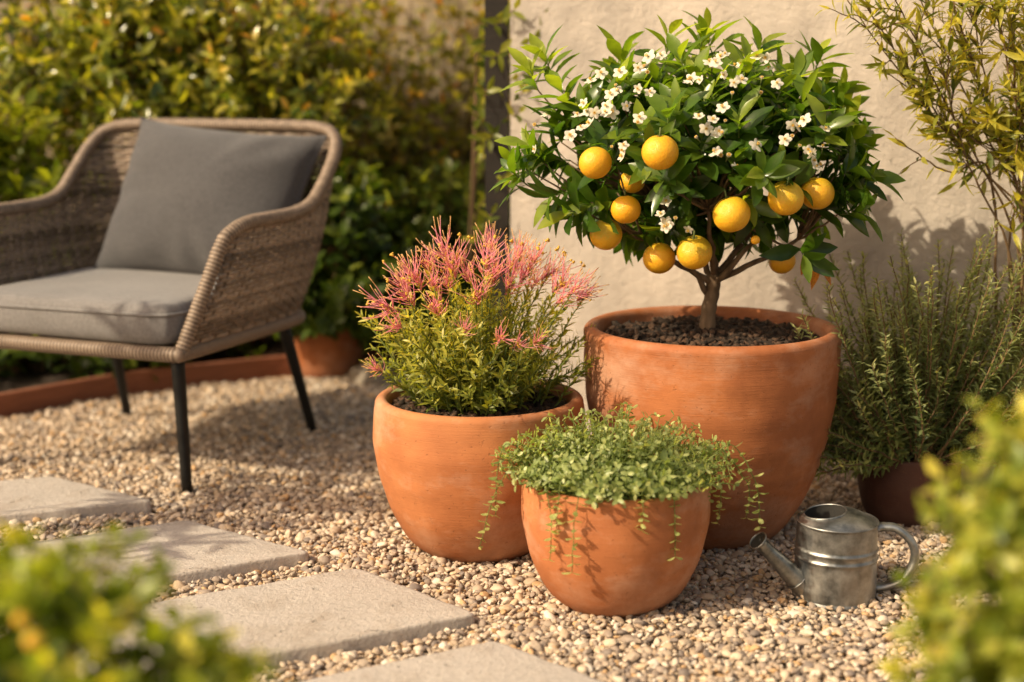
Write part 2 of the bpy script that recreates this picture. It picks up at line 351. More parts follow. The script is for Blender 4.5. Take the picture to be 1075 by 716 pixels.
def wood(name, a, b):
    m, n = mat(name); f = n.noise(14., 6., .65, n.coord((1, 1, 9))); g2 = n.noise(5., 3.)
    n.pbr(n.mix(.4, n.ramp(f, [(.3, a), (.7, b)]), n.ramp(g2, [(.3, a), (.7, b)])), .8, normal=n.bump(f, .5, .004)); return m
M['edging'] = wood('edging_board', (.16, .055, .028), (.30, .11, .055))
M['post'] = wood('post_wood', (.008, .006, .005), (.028, .020, .015))
M['rock'] = plain_mat('rock', (.30, .25, .20), .85, bump=.8, bscale=18., var=.35)

# ------------------------------------------------------------------ setting: ground, gravel, walls
def flat_sheet(name, pts, m, z=0.):
    g = Geo(); P = [(x, y, z) for x, y in pts]; g.add(P, [list(range(4))]); return g.build(name, m, smooth=False)
tag(flat_sheet('ground', [(-40, -40), (40, -40), (40, 40), (-40, 40)], M['ground'], -.012), 'sandy gravel ground', None, kind='structure')

# slab outlines (top corner, right corner, extension to the left), measured on the slab tops
ST = .026
SL = []
for (tp, rp, w) in [((55, 499), (162, 525), (-.56, -.21)), ((196, 545), (328, 579), (-.56, -.30)), ((376, 595), (502, 644), (-.56, -.295)), ((521, 671), (668, 727), (-.56, -.30))]:
    t_ = G(*tp, ST)[:2]; r_ = G(*rp, ST)[:2]; w = np.array(w)
    SL.append(np.array([t_, t_ + w, r_ + w * 1.02, r_]))
def in_quad(p, q, grow=0.):
    c = q.mean(0); ok = np.ones(len(p), bool)
    for k in range(4):
        a = q[k]; b = q[(k + 1) % 4]; nn = np.array([(b - a)[1], -(b - a)[0]]); nn = nn / np.linalg.norm(nn)
        if np.dot(c - a, nn) > 0: nn = -nn
        ok &= ((p - a) @ nn) < grow
    return ok
def board_y(x): return np.interp(x, [-3, -1.46, -1.18, -.78, -.3, 1.0], [2.6, 3.965, 4.28, 4.52, 4.72, 4.95])
WA = np.array([-.004, 3.74]); WB = np.array([2.6, 2.60])           # foot line of the pale wall
def wall_y(x): return WA[1] + (x - WA[0]) * (WB[1] - WA[1]) / (WB[0] - WA[0])

def make_gravel():
    pts = []
    for layer, (sp, z0) in enumerate([(.0108, -.004), (.0136, .0032)]):
        xs = np.arange(-2.4, 2.3, sp); ys = np.arange(1.7, 4.95, sp)
        X, Y = np.meshgrid(xs, ys); X = X.ravel() + rng.uniform(-.5, .5, X.size) * sp; Y = Y.ravel() + rng.uniform(-.5, .5, Y.size) * sp
        k = (np.abs(X) < .37 * Y + .32) & (Y < board_y(X) - .012) & ((X < WA[0] - .08) | (Y < wall_y(X) - .004))
        X = X[k]; Y = Y[k]; p2 = np.stack([X, Y], 1); dead = np.zeros(len(X), bool)
        for q in SL: dead |= in_quad(p2, q, .003)
        for (c, r) in [((.42, 2.955), .12), ((-.0675, 2.86), .085), ((.192, 2.545), .075)]: dead |= np.hypot(X - c[0], Y - c[1]) < r
        X = X[~dead]; Y = Y[~dead]
        und = .004 * np.sin(X * 5.1 + 1) * np.sin(Y * 4.3) + .003 * np.sin(X * 13 + Y * 9)
        Z = z0 + und + rng.normal(0, .0018, len(X)); pts.append(np.stack([X, Y, Z], 1))
    P = np.concatenate(pts); n_ = len(P)
    s = np.clip(np.exp(rng.normal(math.log(.0053), .33, n_)), .0035, .0125)
    scl = s[:, None] * np.stack([rng.uniform(.95, 1.45, n_), rng.uniform(.75, 1.05, n_), rng.uniform(.5, .8, n_)], 1)
    rot = np.stack([rng.normal(0, .35, n_), rng.normal(0, .35, n_), rng.uniform(0, 6.28, n_)], 1)
    me = bpy.data.meshes.new('gravel'); me.vertices.add(n_); me.vertices.foreach_set('co', P.astype(np.float32).ravel())
    for nm, ty, dat, key in (('scl', 'FLOAT_VECTOR', scl, 'vector'), ('rot', 'FLOAT_VECTOR', rot, 'vector'), ('pick', 'INT', rng.integers(0, 6, n_), 'value')):
        a = me.attributes.new(nm, ty, 'POINT'); a.data.foreach_set(key, np.ascontiguousarray(dat).ravel().astype(np.float32 if ty != 'INT' else np.int32))
    o = link('gravel', me)
    ng = bpy.data.node_groups.new('pebbles', 'GeometryNodeTree')
    ng.interface.new_socket('Geometry', in_out='INPUT', socket_type='NodeSocketGeometry'); ng.interface.new_socket('Geometry', in_out='OUTPUT', socket_type='NodeSocketGeometry')
    N = ng.nodes.new; L = ng.links.new
    gi = N('NodeGroupInput'); go = N('NodeGroupOutput'); g2i = N('GeometryNodeGeometryToInstance')
    for k in range(6):
        ico = N('GeometryNodeMeshIcoSphere'); ico.inputs['Radius'].default_value = 1.; ico.inputs['Subdivisions'].default_value = 3
        sp = N('GeometryNodeSetPosition'); pos = N('GeometryNodeInputPosition'); nz = N('ShaderNodeTexNoise'); nz.noise_dimensions = '4D'
        nz.inputs['W'].default_value = k * 7.3 + 1; nz.inputs['Scale'].default_value = .75; nz.inputs['Detail'].default_value = 1.5
        sub = N('ShaderNodeVectorMath'); sub.operation = 'SUBTRACT'; sub.inputs[1].default_value = (.5, .5, .5)
        sca = N('ShaderNodeVectorMath'); sca.operation = 'SCALE'; sca.inputs['Scale'].default_value = 1.15
        L(pos.outputs[0], nz.inputs['Vector']); L(nz.outputs['Color'], sub.inputs[0]); L(sub.outputs[0], sca.inputs[0])
        sm = N('GeometryNodeSetShadeSmooth'); mt = N('GeometryNodeSetMaterial'); mt.inputs['Material'].default_value = M['pebble']
        L(ico.outputs['Mesh'], sp.inputs['Geometry']); L(sca.outputs[0], sp.inputs['Offset']); L(sp.outputs[0], sm.inputs[0]); L(sm.outputs[0], mt.inputs[0]); L(mt.outputs[0], g2i.inputs[0])
    iop = N('GeometryNodeInstanceOnPoints'); iop.inputs['Pick Instance'].default_value = True
    def na(nm, ty): 
        a = N('GeometryNodeInputNamedAttribute'); a.data_type = ty; a.inputs['Name'].default_value = nm; return a.outputs['Attribute']
    e2r = N('FunctionNodeEulerToRotation'); L(na('rot', 'FLOAT_VECTOR'), e2r.inputs[0])
    L(gi.outputs[0], iop.inputs['Points']); L(g2i.outputs[0], iop.inputs['Instance']); L(na('pick', 'INT'), iop.inputs['Instance Index']); L(e2r.outputs[0], iop.inputs['Rotation']); L(na('scl', 'FLOAT_VECTOR'), iop.inputs['Scale'])
    L(iop.outputs[0], go.inputs[0])
    md = o.modifiers.new('pebbles', 'NODES'); md.node_group = ng
    me.materials.append(M['pebble'])
    tag(o, 'mixed tan, grey and ochre pea gravel covering the ground', 'gravel', kind='stuff')
make_gravel()

def slab(q, seed, label):
    r2 = np.random.default_rng(seed); g = Geo(); c = q.mean(0); n = 44
    per = []
    for k in range(4):
        a, b = q[k], q[(k + 1) % 4]
        for t in np.linspace(0, 1, n, endpoint=False):
            cl = min(t, 1 - t) * np.linalg.norm(b - a); inset = max(0, .010 - cl) * .6
            p = a + (b - a) * t; p = p + (c - p) / np.linalg.norm(c - p) * (inset + abs(r2.normal(0, .0005)) + .0016 * math.sin(t * 17 + k * 2 + seed)); per.append(p)
    for _ in range(5):                                            # a few chipped spots on the edge
        i0 = r2.integers(0, len(per)); 
        for d in (-1, 0, 1): per[(i0 + d) % len(per)] = per[(i0 + d) % len(per)] + nrm(c - per[(i0 + d) % len(per)]) * (.004 if d == 0 else .002)
    per = np.array(per); m_ = len(per); rings = []
    for (ins, z) in [(0, -.02), (0, ST - .006), (.0012, ST - .0028), (.004, ST - .0006), (.010, ST), (.5, ST)]:
        d = c - per; l = np.linalg.norm(d, axis=1, keepdims=True); f = ins if ins == .5 else ins / l
        rings.append(np.c_[per + d * f, np.full(m_, z) + (r2.normal(0, .0003, m_) if 0 < ins < .4 else 0)])
    V = np.concatenate(rings + [np.array([[c[0], c[1], ST]])]); Q = []; T = []
    for i in range(len(rings) - 1):
        for j in range(m_): Q.append((i * m_ + j, i * m_ + (j + 1) % m_, (i + 1) * m_ + (j + 1) % m_, (i + 1) * m_ + j))
    b = (len(rings) - 1) * m_
    for j in range(m_): T.append((b + j, b + (j + 1) % m_, len(V) - 1))
    # wind upward
    g.add(V, [x[::-1] for x in Q], [x[::-1] for x in T])
    o = g.build('paving_slab', M['slab'], origin=(c[0], c[1], 0))
    tag(o, label, 'paving slab', 'stepping slabs across the gravel')
slab(SL[0], 1, 'farthest stone slab, partly shaded, in front of the armchair')
slab(SL[1], 2, 'second farthest stone slab, just beyond the one beside the middle pot')
slab(SL[2], 3, 'stone slab fully in view with a chipped front edge, left of the smallest pot')
slab(SL[3], 4, 'nearest stone slab, cut off by the bottom of the photo')

def wall_box(g, A, B, th, z0, z1, mat=0, back=1):
    A = np.array(A); B = np.array(B); d = (B - A) / np.linalg.norm(B - A); nn = np.array([-d[1], d[0]]) * th * back
    c = [(*A, z0), (*B, z0), (*(B + nn), z0), (*(A + nn), z0), (*A, z1), (*B, z1), (*(B + nn), z1), (*(A + nn), z1)]
    g.add(c, [(0, 1, 5, 4), (1, 2, 6, 5), (2, 3, 7, 6), (3, 0, 4, 7), (4, 5, 6, 7)], mat=mat)
w = thing('stucco_wall', 'pale rough stucco wall rising behind the orange tree', 'wall', (*WA, 0))
g = Geo(); wall_box(g, WA, WB, .16, -.02, 1.95); g.build('wall', M['stucco'], w, smooth=False)
g = Geo(); d_ = nrm(WB - WA); nn_ = np.array([-d_[1], d_[0]]); wall_box(g, WA - d_ * .02 - nn_ * .025, WB - nn_ * .025, .21, 1.953, 2.0); g.build('coping', M['stucco'], w, smooth=False)
w = thing('garden_wall', 'shaded beige wall glimpsed between the creeper stems', 'wall', (-2.5, 5.25, 0))
g = Geo(); wall_box(g, (-2.9, 5.25), (.9, 5.25), .16, -.02, 1.5); g.build('wall', M['stucco_back'], w, smooth=False)
g = Geo(); wall_box(g, (-2.92, 5.225), (.92, 5.225), .21, 1.503, 1.55); g.build('coping', M['stucco_back'], w, smooth=False)

g = Geo(); nx = 60; bx = np.linspace(-2.9, .9, nx); V = []; Q = []
for row, f in enumerate((0, .33, .66, 1)):
    for x in bx:
        y0 = board_y(x) + .012; V.append((x, y0 + (5.25 - y0) * f, .035 + (.018 * math.sin(x * 9 + row * 2) + .015 * math.sin(x * 23 + row) if row else 0)))
for r_ in range(3):
    for i in range(nx - 1): Q.append((r_ * nx + i, r_ * nx + i + 1, (r_ + 1) * nx + i + 1, (r_ + 1) * nx + i))
g.add(V, Q); tag(g.build('planting_bed', M['soil']), 'dark soil bed under the hedge', kind='structure')

# board edging of the bed
def board():
    xs = np.array([-2.2, -1.46, -1.18, -.78, -.36]); P = np.stack([xs, board_y(xs)], 1); g = Geo(); th = .022
    V = []; Q = []; T0 = nrm(np.gradient(P, axis=0)); nn = np.stack([-T0[:, 1], T0[:, 0]], 1)
    pts = resample(np.c_[P, np.zeros(len(P))], n=40); T0 = nrm(np.gradient(pts[:, :2], axis=0)); nn = np.stack([-T0[:, 1], T0[:, 0]], 1)
    sec = [(0, -.02), (0, .066), (.003, .070), (th - .003, .070), (th, .066), (th, -.02)]
    for p, n_ in zip(pts, nn):
        for (o_, z) in sec: V.append((p[0] + n_[0] * o_, p[1] + n_[1] * o_, z))
    k = len(sec)
    for i in range(len(pts) - 1):
        for j in range(k - 1): Q.append((i * k + j, (i + 1) * k + j, (i + 1) * k + j + 1, i * k + j + 1))
    g.add(V, Q); b = g.build('edging_board', M['edging'], smooth=False, origin=(-.9, 4.4, 0)); b.location = (-.9, 4.4, 0)
    tag(b, 'long reddish brown timber board edging the planting bed', 'edging board')
board()

# dark post where the pale wall ends
g = Geo(); px_, py_ = -.040, 3.80; s_ = .031
V = []; zs = [-.02, 1.86, 1.875]
for z, ss in zip(zs, (s_, s_, s_ - .008)):
    for a_, b_ in ((-1, -1), (1, -1), (1, 1), (-1, 1)):
        V.append((px_ + a_ * ss, py_ + b_ * ss, z))
Q = [(i * 4 + j, i * 4 + (j + 1) % 4, (i + 1) * 4 + (j + 1) % 4, (i + 1) * 4 + j) for i in range(2) for j in range(4)] + [(8, 9, 10, 11)]
g.add(V, Q); tag(g.build('wooden_post', M['post'], origin=(px_, py_, 0), smooth=False), 'dark timber post standing at the left end of the pale wall', 'post')

# ------------------------------------------------------------------ pots
def pot_profile(R_, H, rb, rim, belly=.0, soil=.035, pw=.62):
    z = np.linspace(0, 1, 26)
    outer = []
    for t in z:
        r = rb + (R_ - rb) * (1 - (1 - t) ** 2.35) ** pw if t > 0 else rb
        outer.append((r * (1 + belly * math.sin(math.pi * t ** 2.2)), t * (H - rim * .55)))
    o = [(0.001, -.012), (rb * .9, -.012), (rb, -.006)] + outer[1:]
    lip = []
    for a in np.linspace(4, 190, 14):
        lip.append((outer[-1][0] - rim * .5 + rim * .5 * math.cos(R(a)), H - rim * .5 + rim * .5 * math.sin(R(a))))
    inner = [(outer[-1][0] - rim * 1.05, H - rim), (outer[-1][0] - rim * 1.15, H - soil - .02), (outer[-1][0] * .8, H - soil - .06), (.001, H - soil - .06)]
    return o + lip + inner
def soil_mesh(parent, c, r, z, mats, nclod, seed, size=(.004, .010)):
    r2 = np.random.default_rng(seed); g = Geo(); nr, k = 18, 64; V = []; Q = []
    for i in range(nr):
        rr = r * i / (nr - 1)
        for j in range(k):
            a = 2 * math.pi * j / k; V.append((c[0] + rr * math.cos(a), c[1] + rr * math.sin(a), z + .012 * (1 - (rr / r) ** 2) + (r2.normal(0, .0022) if 0 < i < nr - 1 else 0)))
    for i in range(nr - 1):
        for j in range(k): Q.append((i * k + j, (i + 1) * k + j, (i + 1) * k + (j + 1) % k, i * k + (j + 1) % k))
    g.add(V, Q)
    for _ in range(nclod):
        a = r2.uniform(0, 6.28); rr = r * math.sqrt(r2.uniform(0, .93)); s = r2.uniform(*size); p = np.array([c[0] + rr * math.cos(a), c[1] + rr * math.sin(a), z + .012 * (1 - (rr / r) ** 2) + s * .25])
        v = np.array([(-1, -1, -1), (1, -1, -1), (1, 1, -1), (-1, 1, -1), (-1, -1, 1), (1, -1, 1), (1, 1, 1), (-1, 1, 1)]) * .6 + r2.normal(0, .28, (8, 3))
        v = v * s * np.array([r2.uniform(.8, 1.6), r2.uniform(.6, 1), r2.uniform(.4, .8)]); e = np.array(Euler((r2.normal(0, .4), r2.normal(0, .4), r2.uniform(0, 6.28))).to_matrix())
        g.add(v @ e.T + p, [(0, 3, 2, 1), (4, 5, 6, 7), (0, 1, 5, 4), (1, 2, 6, 5), (2, 3, 7, 6), (3, 0, 4, 7)], mat=int(r2.random() < .55))
    g.build('soil', mats, parent)
def pot(name, label, c, R_, H, rb, rim, m, soil, group, nclod, seed, belly=.0, wob=.006, sz=(.004, .010), pw=.62):
    t = thing(name, label, 'pot', (c[0], c[1], 0), 0, group)
    g = Geo(); lathe(g, pot_profile(R_, H, rb, rim, belly, soil, pw), (c[0], c[1], 0), 128, wob=wob); g.build('pot_body', m, t)
    soil_mesh(t, c, R_ - rim * 1.12, H - soil - .004, [M['soil'], M['chip']], nclod, seed, sz); return t
TP = 'terracotta pots grouped on the gravel'
BIG = (.4200, 2.955); MID = (-.0675, 2.86); SMA = (.192, 2.545); ROS = (.875, 3.035); HID = (-.61, 4.60)
pot('terracotta_pot', 'largest terracotta pot holding the orange tree', BIG, .268, .448, .143, .031, M['terra_large'], .024, TP, 900, 3, sz=(.004, .011), pw=.77)
pot('terracotta_pot', 'mid-sized terracotta pot holding the pink flowering plant', MID, .2135, .318, .120, .027, M['terra_mid'], .018, TP, 420, 4, belly=.035)
pot('terracotta_pot', 'smallest terracotta pot in front holding the trailing plant', SMA, .1725, .236, .098, .021, M['terra_small'], .016, TP, 200, 5, belly=.02)
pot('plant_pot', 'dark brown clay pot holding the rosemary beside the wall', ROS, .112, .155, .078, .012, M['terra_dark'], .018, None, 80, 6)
pot('plant_pot', 'blurred clay pot under the dark shrub behind the armchair', HID, .135, .24, .095, .014, M['terra_large'], .02, None, 60, 8)

# ------------------------------------------------------------------ orange tree
def orange_tree():
    base = np.array([.415, 2.98, .43]); root = thing('orange_tree', 'small orange tree with ripe fruit and white blossom in the largest pot', 'tree', base)
    cc = np.array([.404, 2.98, .793]); semi = np.array([.300, .27, .172])
    fr = [(625, 171, 17), (693, 160, 19), (657, 220, 15.5), (636, 246, 17), (692, 271, 17), (729, 265, 18.5), (768, 225, 19.5), (825, 208, 18.5), (858, 203, 17.5), (821, 274, 14), (664, 190, 13)]
    FP = []
    for (x, y, r) in fr:
        p0 = at(x, y, 2.98); dx = (p0[0] - cc[0]) / (semi[0] + .06); dz = (p0[2] - cc[2]) / (semi[2] + .06)
        dep = .30 * math.sqrt(max(.06, 1 - dx * dx - dz * dz)); off = {8: -.03, 9: -.07, 10: -.16, 2: -.03}.get(len(FP), .01)
        Y = 2.98 - dep - off; FP.append((at(x, y, Y), r / FPX * Y * 1.02))
    # wood
    g = Geo(); top = np.array([.424, 2.975, .555])
    tr = spline([base + (0, 0, -.03), base + (.002, 0, .04), base + (.010, -.003, .09), top], 22)
    tube(g, tr, np.interp(np.linspace(0, 1, 22), [0, .12, .25, 1], [.024, .0185, .0165, .0145]) * (1 + .06 * np.sin(np.arange(22) * 1.7)), 12)
    tips = []
    def limb(a, b, r0, r1, sag=.02): 
        mid = (np.array(a) + b) / 2 + np.array([0, 0, -sag]) + rng.normal(0, .01, 3); p = bez(a, mid, b, 10, .002); tube(g, p, np.linspace(r0, r1, 10), 8); return p
    mains = []
    for (dx, dy, dz, z0) in [(-.07, -.04, .13, .50), (.09, -.05, .12, .525), (.015, .03, .20, .55), (-.12, .06, .16, .545), (.13, .08, .16, .55), (-.03, -.12, .15, .55), (.06, .14, .17, .55), (-.15, -.05, .10, .53), (.17, -.03, .09, .54)]:
        st = np.array([np.interp(z0, tr[:, 2], tr[:, k]) for k in range(3)]); mains.append(limb(st, st + (dx, dy, dz), .0078, .0038, .02))
    me_ = np.array([m_[-1] for m_ in mains])
    # shoot tips through the crown
    T = []
    k = 0
    while len(T) < 190 and k < 9000:
        k += 1
        u = nrm(rng.normal(0, 1, 3)); rad = rng.random() ** .30; p = cc + semi * u * rad
        lump = math.sin(u[0] * 5.3 + 1.1) * math.sin(u[2] * 4.7 + u[1] * 3 + .5)
        if rad > .82 and lump < -.34: continue
        if p[2] < .665 and abs(p[0] - .42) < .12 and p[1] < 3.0: continue
        if any(np.linalg.norm(p - f) < r + .03 for f, r in FP): continue
        if T and min(np.linalg.norm(p - q) for q in T) < .035: continue
        T.append(p)
    for (x, y, Y) in [(562, 183, 2.93), (553, 194, 2.9), (572, 172, 2.94), (590, 150, 2.95), (565, 95, 2.98), (582, 84, 3.0), (655, 74, 2.98), (735, 62, 2.97), (748, 56, 3.0), (792, 72, 2.98), (852, 82, 2.98), (872, 112, 3.0), (880, 168, 2.95), (880, 195, 2.92), (700, 68, 2.96), (600, 200, 2.85), (615, 222, 2.84), (880, 225, 2.85), (838, 262, 2.8), (600, 118, 2.92), (850, 122, 2.9)]: T.append(at(x, y, Y))
    lp = [[], [], [], [], [], []]
    sides = Geo()
    for p in T:
        s = me_[np.argmin(np.linalg.norm(me_ - p, axis=1))]
        out = nrm((p - cc) / semi); q = np.linalg.norm((p - cc) / semi)
        tube(g, bez(s, (s + p) / 2 + (0, 0, -.01), p, 7, .003), np.linspace(.0036, .0016, 7), 5)
        d = nrm(out * .75 + np.array([0, 0, .55 + .3 * out[2]]) + rng.normal(0, .22, 3)); ln = rng.uniform(.035, .065); e = p + d * ln
        st = bez(p, p + d * ln * .5 + rng.normal(0, .004, 3), e, 6); tube(g, st, np.linspace(.0016, .0009, 6), 4, mat=1)
        nl = rng.integers(8, 12); B, D, N, tt = along(st, nl, .95, 0., 1., .3)
        D = nrm(D * np.array([1, 1, 1.]) + d * (tt ** 2)[:, None] * .7 + np.array([0, 0, -.22]) * (1 - tt)[:, None])
        L = rng.uniform(.060, .102, nl) * (1 - .22 * tt); 
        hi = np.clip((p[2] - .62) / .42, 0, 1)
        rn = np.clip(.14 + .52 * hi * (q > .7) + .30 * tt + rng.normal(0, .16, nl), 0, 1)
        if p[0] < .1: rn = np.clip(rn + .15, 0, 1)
        for a, b in zip(lp, (B, D, N, L, L * rng.uniform(.31, .41, nl), rn)): a.append(b)
    B, D, N, L, W, rn = [np.concatenate(a) for a in lp]
    # leave the fruit in the open
    keep = np.ones(len(B), bool); tipP = B + D * L[:, None]; mid = B + D * (L * .5)[:, None]
    for f, r in FP:
        for q in (B, mid, tipP): keep &= np.linalg.norm(q - f, axis=1) > r * 1.02
        fr_ = (q_ := mid - f); keep &= ~((np.hypot(mid[:, 0] - f[0], mid[:, 2] - f[2]) < r * 1.0) & (mid[:, 1] < f[1] + .0) & (rng.random(len(mid)) < .72))
    B, D, N, L, W, rn = [a[keep] for a in (B, D, N, L, W, rn)]
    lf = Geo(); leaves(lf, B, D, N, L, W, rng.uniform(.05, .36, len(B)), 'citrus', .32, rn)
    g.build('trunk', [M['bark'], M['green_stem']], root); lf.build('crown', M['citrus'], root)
    # fruit: one sphere mesh with a dimple and calyx, copied
    fg = Geo(); nn, k = 22, 32; th = np.linspace(0, math.pi, nn); V = []
    for t in th:
        r = math.sin(t); z = math.cos(t) * .95; z -= .10 * math.exp(-(t / .22) ** 2); z += .05 * math.exp(-((math.pi - t) / .16) ** 2)
        for j in range(k): V.append((r * math.cos(2 * math.pi * j / k), r * math.sin(2 * math.pi * j / k), z))
    Q = [(i * k + j, (i + 1) * k + j, (i + 1) * k + (j + 1) % k, i * k + (j + 1) % k) for i in range(nn - 1) for j in range(k)]
    fg.add(V, Q)
    for j in range(5):
        a = j * 1.2566; fg.add([(0, 0, .93), (.16 * math.cos(a - .4), .16 * math.sin(a - .4), .91), (.24 * math.cos(a), .24 * math.sin(a), .93), (.16 * math.cos(a + .4), .16 * math.sin(a + .4), .91)], [(0, 1, 2, 3)], mat=1)
    tube(fg, [(0, 0, .86), (.01, .02, 1.0), (.0, .06, 1.35)], .055, 6, mat=1)
    f0 = fg.build('fruit', [M['orange'], M['calyx']], root, origin=(0, 0, 0))
    for i, (p, r) in enumerate(FP):
        o = f0 if i == 0 else f0.copy()
        if i: col.objects.link(o); o.parent = root
        o.location = p - base; o.scale = (r, r, r); o.rotation_euler = (rng.normal(0, .3), rng.normal(0, .3), rng.uniform(0, 6))
    # unripe fruitlet
    o = f0.copy(); col.objects.link(o); o.parent = root; o.location = at(793, 252, 2.72) - base; o.scale = (.009,) * 3; o['label'] = 'tiny unripe yellow fruitlet'
    # blossoms
    kinds = []
    for v in range(4):
        b = Geo(); rr = [1., .95, .55, 1.05][v]; op = [.25, .5, 1.15, .1][v]
        for j in range(5):
            a = j * 1.2566 + rng.normal(0, .1); d = np.array([math.cos(a) * math.cos(op), math.sin(a) * math.cos(op), math.sin(op)]); N_ = np.array([-math.cos(a) * math.sin(op), -math.sin(a) * math.sin(op), math.cos(op)])
            leaves(b, [(0, 0, 0)], [d], [N_], .0135 * rr, .0098 * rr, rng.uniform(.05, .3), 'oval', -.3)
        for j in range(9):
            a = j * .7; tube(b, [(0, 0, .0005), (.0018 * math.cos(a), .0018 * math.sin(a), .004), (.0026 * math.cos(a), .0026 * math.sin(a), .0064)], [.0004, .0004, .0008], 4, mat=1)
        tube(b, [(0, 0, -.012), (0, 0, -.004), (0, 0, .0)], [.0007, .0009, .0018], 5, mat=2); kinds.append(b)
    protos = {}
    clus = [(370, 150, 3), (395, 130, 2), (320, 175, 3), (312, 205, 4), (285, 240, 2), (265, 250, 2), (243, 270, 3), (320, 325, 4), (210, 290, 2), (150, 262, 2), (275, 165, 2), (355, 275, 2), (500, 270, 3), (495, 292, 3), (535, 290, 1), (480, 172, 3), (505, 165, 2), (540, 140, 3), (575, 185, 3), (570, 160, 2), (605, 130, 2), (660, 150, 2), (645, 178, 3), (575, 275, 2), (700, 275, 3), (695, 295, 3), (535, 350, 4), (575, 368, 1), (725, 345, 4), (765, 335, 2), (745, 370, 3), (415, 480, 3), (440, 485, 1), (420, 500, 2), (770, 270, 2), (545, 238, 1), (380, 220, 2), (200, 170, 1), (215, 235, 2), (620, 320, 1), (470, 508, 1), (130, 330, 1)]
    cnt = 0
    for (x, y, k) in clus:
        X, Y_ = 500 + x / 2.107, y / 2.107
        p0 = at(X, Y_, 2.98); dx = (p0[0] - cc[0]) / (semi[0] + .07); dz = (p0[2] - cc[2]) / (semi[2] + .08)
        dep = .335 * math.sqrt(max(.03, 1 - min(1, dx * dx + dz * dz))); c = at(X, Y_, 2.98 - dep + rng.uniform(-.015, .03))
        for q in range(k):
            if cnt >= 98: break
            v = int(rng.choice([0, 0, 1, 1, 3, 2])); p = c + rng.normal(0, 1, 3) * np.array([.013, .010, .012]) * (1 if k > 1 else 0)
            if v not in protos:
                o = kinds[v].build('blossom', [M['petal'], M['stamen'], M['green_stem']], root, origin=(0, 0, 0)); protos[v] = o
            else: o = protos[v].copy(); col.objects.link(o); o.parent = root
            d = nrm(np.array([dx * .6 - .15, -.75, .45 + dz * .4]) + rng.normal(0, .35, 3)); o.rotation_euler = Vector(d).to_track_quat('Z', 'Y').to_euler(); s_ = rng.uniform(.75, 1.15); o.scale = (s_,) * 3
            o.location = p - base; cnt += 1
    # withered leaves at lower right
    dl = Geo(); c = at(856, 262, 2.86)
    leaves(dl, [c, c + (.004, 0, -.004), c + (-.008, .01, .0)], [(.03, 0, -1), (.35, -.1, -1), (-.3, .1, -1)], [(.3, -1, 0), (.5, -1, .3), (-.3, -1, 0)], [.085, .075, .06], [.026, .024, .02], [.18, -.1, .2], 'lance', .4)
    o = dl.build('withered_leaf', M['citrus_dead'], root); o['label'] = 'orange brown drooping withered leaves'
orange_tree()

